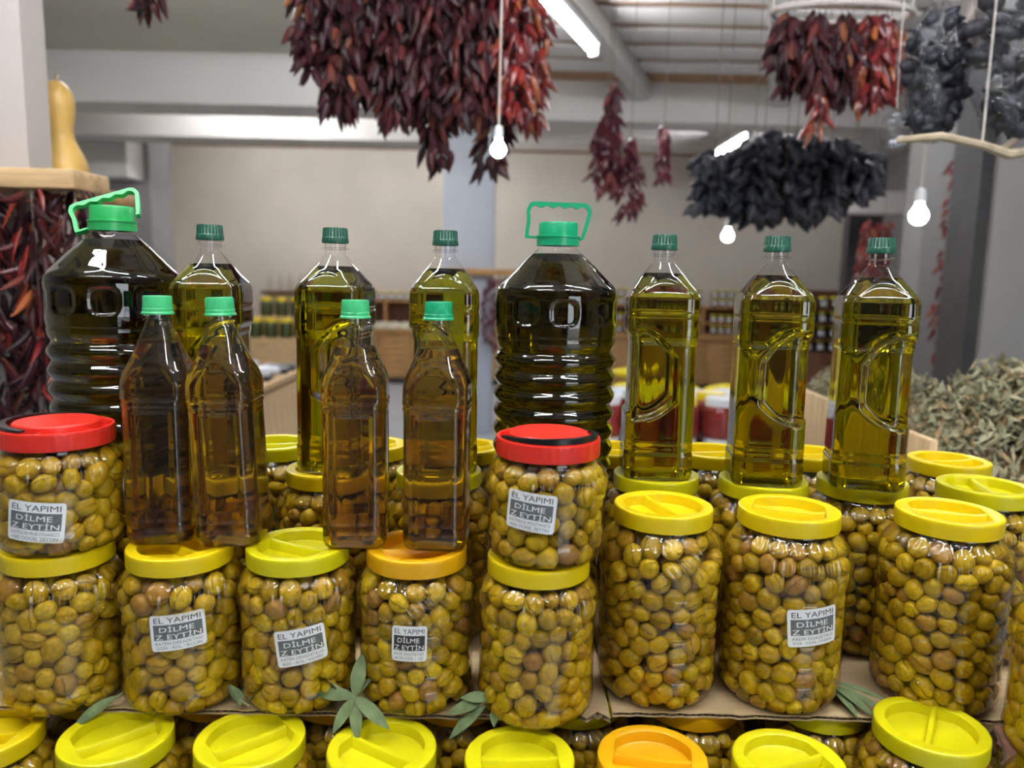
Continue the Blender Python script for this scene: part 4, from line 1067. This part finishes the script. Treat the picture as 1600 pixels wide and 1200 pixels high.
# cream packets lying on the worktop at the left
cv, cf = lumpy(.085, .06, .032, 77, .06, 18, 10); cpm = meshdata('paper_packet', cv, cf, CREAMBAG, 60)
for r in range(4):
    for k in range(12):
        o = tag(ob('paper_packet', cpm, None, (-2.45 + k * .155, 10.47 + r * .13, .735 + .033 + (.030 if r > 1 else 0)), (0, 0, 0)), 'cream paper packet on the worktop left of the column', 'packet', 'cream packets on the back worktop')
# green pickle jars on a stepped stand
sd = thing('stepped_stand', 'wooden stepped stand with green pickle jars at left', 'stand', (-2.9, 9.2, 0))
MB().box(-.9, .65, 0, .24, 0, .70, .005).build('front_step', PINEH, sd); MB().box(-.9, .65, .2405, .50, 0, .945, .005).build('rear_step', PINEH, sd)
for k in range(8):
    shelf_jar(JG, -3.68 + k * .185, 9.32, .70, 'pickle jar with yellow lid on the front step', 'green pickle jars on the stepped stand')
    if k != 2: shelf_jar(JG, -3.62 + k * .185, 9.57, .945, 'pickle jar with yellow lid on the rear step', 'green pickle jars on the stepped stand')
# small clear bottles above the stand
sh = tag(MB().box(-3.65, -2.75, 11.12, 11.39, 1.18, 1.215, .004).build('wall_ledge', WOODD), 'dark wooden ledge on the back wall above the pickle jars', 'ledge')
v, f = lathe([(.035, 0), (.04, .01), (.04, .12), (.03, .15), (.014, .17), (.014, .21), (.017, .212), (.017, .235), (.003, .235)], 16); sbm = meshdata('small_bottle', v, f, GLASSB, 40)
for k, x in enumerate((-3.55, -3.40, -3.26, -3.10, -2.9)): tag(ob('small_bottle', sbm, None, (x, 11.25, 1.215)), 'small clear glass bottle on the dark wall ledge', 'bottle', 'clear bottles on the wall ledge')
# pine island with packets
il = thing('pine_island', 'pale pine display island with upright boards', 'counter', (-2.3, 3.9, 0))
MB().box(-.87, .87, .03, 1.17, .05, .83).build('body', PINE, il)
pbm = MB().box(-.058, .058, 0, .022, .06, .80, .006).me('upright_board', PINE)
for k in range(15): ob('upright_board', pbm, il, (-.84 + k * .12, .006, 0))
for k in range(10): ob('upright_board', pbm, il, (.893, .06 + k * .12, 0), (0, 0, PI / 2))
MB().box(-.93, .93, -.02, 1.22, .8305, .87, .008).build('top_frame', PINEH, il)
bp = MB().box(-.10, .10, -.06, .06, 0, .035, .012).me('black_packet', BLACKPACK)
wp = meshdata('white_packet', *lumpy(.10, .07, .035, 88, .12, 20, 10), WHITEBAG, 60)
for r in range(6):
    for k in range(6):
        x = -1.50 - k * .24; y = 4.08 + r * .17
        if (r + k) % 3: tag(ob('black_packet', bp, None, (x, y, .8705), (0, 0, .15)), 'flat black packet on the pine island', 'packet', 'black packets on the pine island')
        else: tag(ob('white_packet', wp, None, (x, y, .904), (0, 0, .3)), 'crumpled white packet on the pine island', 'packet', 'white packets on the pine island')
# bench of pepper-paste jars, white packets and yellow bags in the middle
bn = thing('goods_bench', 'low wooden bench with paste jars behind the bottles', 'bench', (.85, 3.0, 0))
MB().box(-.55, .62, 0, 1.9, .655, .695, .005).build('bench_top', PINEH, bn)
for sx in (-.5, .57):
    for sy in (.06, 1.8): MB().box(sx - .03, sx + .03, sy - .03, sy + .03, 0, .655).build('leg', PINE, bn)
PR = jar_proto(PASTE, WHITEM, .072, .165, False); PY = jar_proto(PASTE, LID_Y, .072, .165, False)
for layer in range(2):
    for k in range(7):
        for r in range(2 - layer if k > 3 else 2):
            shelf_jar(PY if (k * 3 + r + layer) % 4 == 3 else PR, .38 + k * .158, 3.1 + r * .16, .6955 + layer * .1655,
                      'jar of red pepper paste in the %s layer on the bench' % ('lower', 'upper')[layer], 'pepper paste jars on the bench')
for r in range(5):
    for k in range(6):
        for q in range(3 if r > 0 else 2):
            tag(ob('white_packet', wp, None, (.42 + k * .19, 3.62 + r * .15, .695 + .035 + q * .072), (0, 0, .2 * ((k + q) % 3 - 1))), 'white packet stacked behind the paste jars on the bench', 'packet', 'white packets on the bench')
yp = meshdata('yellow_packet', *lumpy(.13, .05, .035, 99, .10, 20, 10), YELP, 60)
for k in range(14):
    tag(ob('yellow_packet', yp, None, (.45 + (k % 4) * .26, 4.42 + (k // 4 % 2) * .14, .73 + (k // 4) * .072), (0, 0, jr.uniform(-.5, .5))), 'bright yellow packet piled at the back of the bench', 'packet', 'yellow packets on the bench')
# dark jam rack at the right
rk = thing('jam_rack', 'dark wooden rack of black jam jars at the right', 'rack', (2.55, 7.75, 0))
MB().box(0, 1.3, .33, .35, 0, 1.42).build('back_board', WOODD, rk)
MB().box(0, 1.3, 0, .329, 0, .80, .005).build('base_drawers', WOODD, rk)
for z in (.93, 1.08, 1.23): MB().box(.03, 1.27, 0, .329, z - .01, z + .01).build('rack_board', WOODD, rk)
for x in (0, 1.271): MB().box(x, x + .029, 0, .329, .801, 1.40).build('rack_side', WOODD, rk)
for row, z in enumerate((.801, .9405, 1.0905, 1.2405)):
    for k in range(10): shelf_jar(JK if k % 3 else JD, 2.65 + k * .12, 7.83, z, 'black jam jar with pale label on the dark rack', 'jam jars on the dark rack')
# herb table at the right
ht = thing('herb_table', 'wooden table heaped with dried herbs at the right', 'table', (1.4, 1.62, 0))
for k in range(7): MB().box(-.48, .75, k * .17, k * .17 + .165, 1.045, 1.08, .005).build('plank', PINEH, ht)
for sx in (-.42, .70):
    for sy in (.08, 1.10): MB().box(sx - .03, sx + .03, sy - .03, sy + .03, 0, 1.045).build('leg', PINE, ht)
MB().box(-.50, -.48, 0, 1.19, 1.0, 1.17, .004).build('side_board', PINE, ht)
def leafbits(cx, cy_, z0, rx, ry, h, n, size, seed):
    rng = random.Random(seed); V = []; F = []
    for i in range(n):
        a = rng.uniform(0, 2 * PI); q = math.sqrt(rng.uniform(0, 1)); hh = h * (1 - q ** 2.2) * (.82 + .25 * math.sin(3 * a + seed) * q)
        z = z0 + max(.012, hh) * rng.uniform(.62, 1.0); p = Vector((cx + rx * q * math.cos(a), cy_ + ry * q * math.sin(a), z))
        M = Euler((rng.uniform(-1.2, 1.2), rng.uniform(-1.2, 1.2), rng.uniform(0, 6.3))).to_matrix(); s = size * rng.uniform(.6, 1.4)
        k = len(V)
        for c in ((-1, 0, 0), (-.2, -.28, .05), (1, 0, .12), (-.2, .28, .05), (0, 0, -.14)): V.append(tuple(p + M @ (Vector(c) * s)))
        F += [(k, k + 1, k + 3), (k + 1, k + 2, k + 3), (k, k + 4, k + 1), (k + 1, k + 4, k + 2), (k + 2, k + 4, k + 3), (k + 3, k + 4, k)]
    return V, F
def heap(name, label, mat, args):
    V = []; F = []
    for a in args:
        v, f = leafbits(*a); n = len(V); V += v; F += [tuple(i + n for i in q) for q in f]
    return tag(ob(name, meshdata(name, V, F, mat, 0)), label, 'herbs', kind='stuff')
heap('dried_sage', 'heap of grey-green dried herbs at the right edge', HERB, [(1.22, 1.80, 1.08, .30, .20, .30, 5200, .018, 1), (1.62, 1.95, 1.08, .34, .30, .26, 4200, .018, 2), (1.05, 2.02, 1.08, .12, .16, .24, 1500, .016, 4)])
heap('dried_thyme', 'brown dried herbs in the middle of the right-hand heap', HERB_O, [(1.30, 1.78, 1.27, .15, .10, .10, 1100, .016, 3)])
heap('dried_everlasting', 'pale herb bundle with yellow flowers beside the golden bottle', HERB, [(1.06, 2.40, 1.08, .15, .20, .20, 2200, .015, 5)])
heap('yellow_flowers', 'yellow dried flower heads on the pale herb bundle', YELF, [(1.09, 2.34, 1.20, .07, .14, .09, 420, .013, 6), (1.72, 1.72, 1.16, .10, .08, .10, 300, .016, 7)])
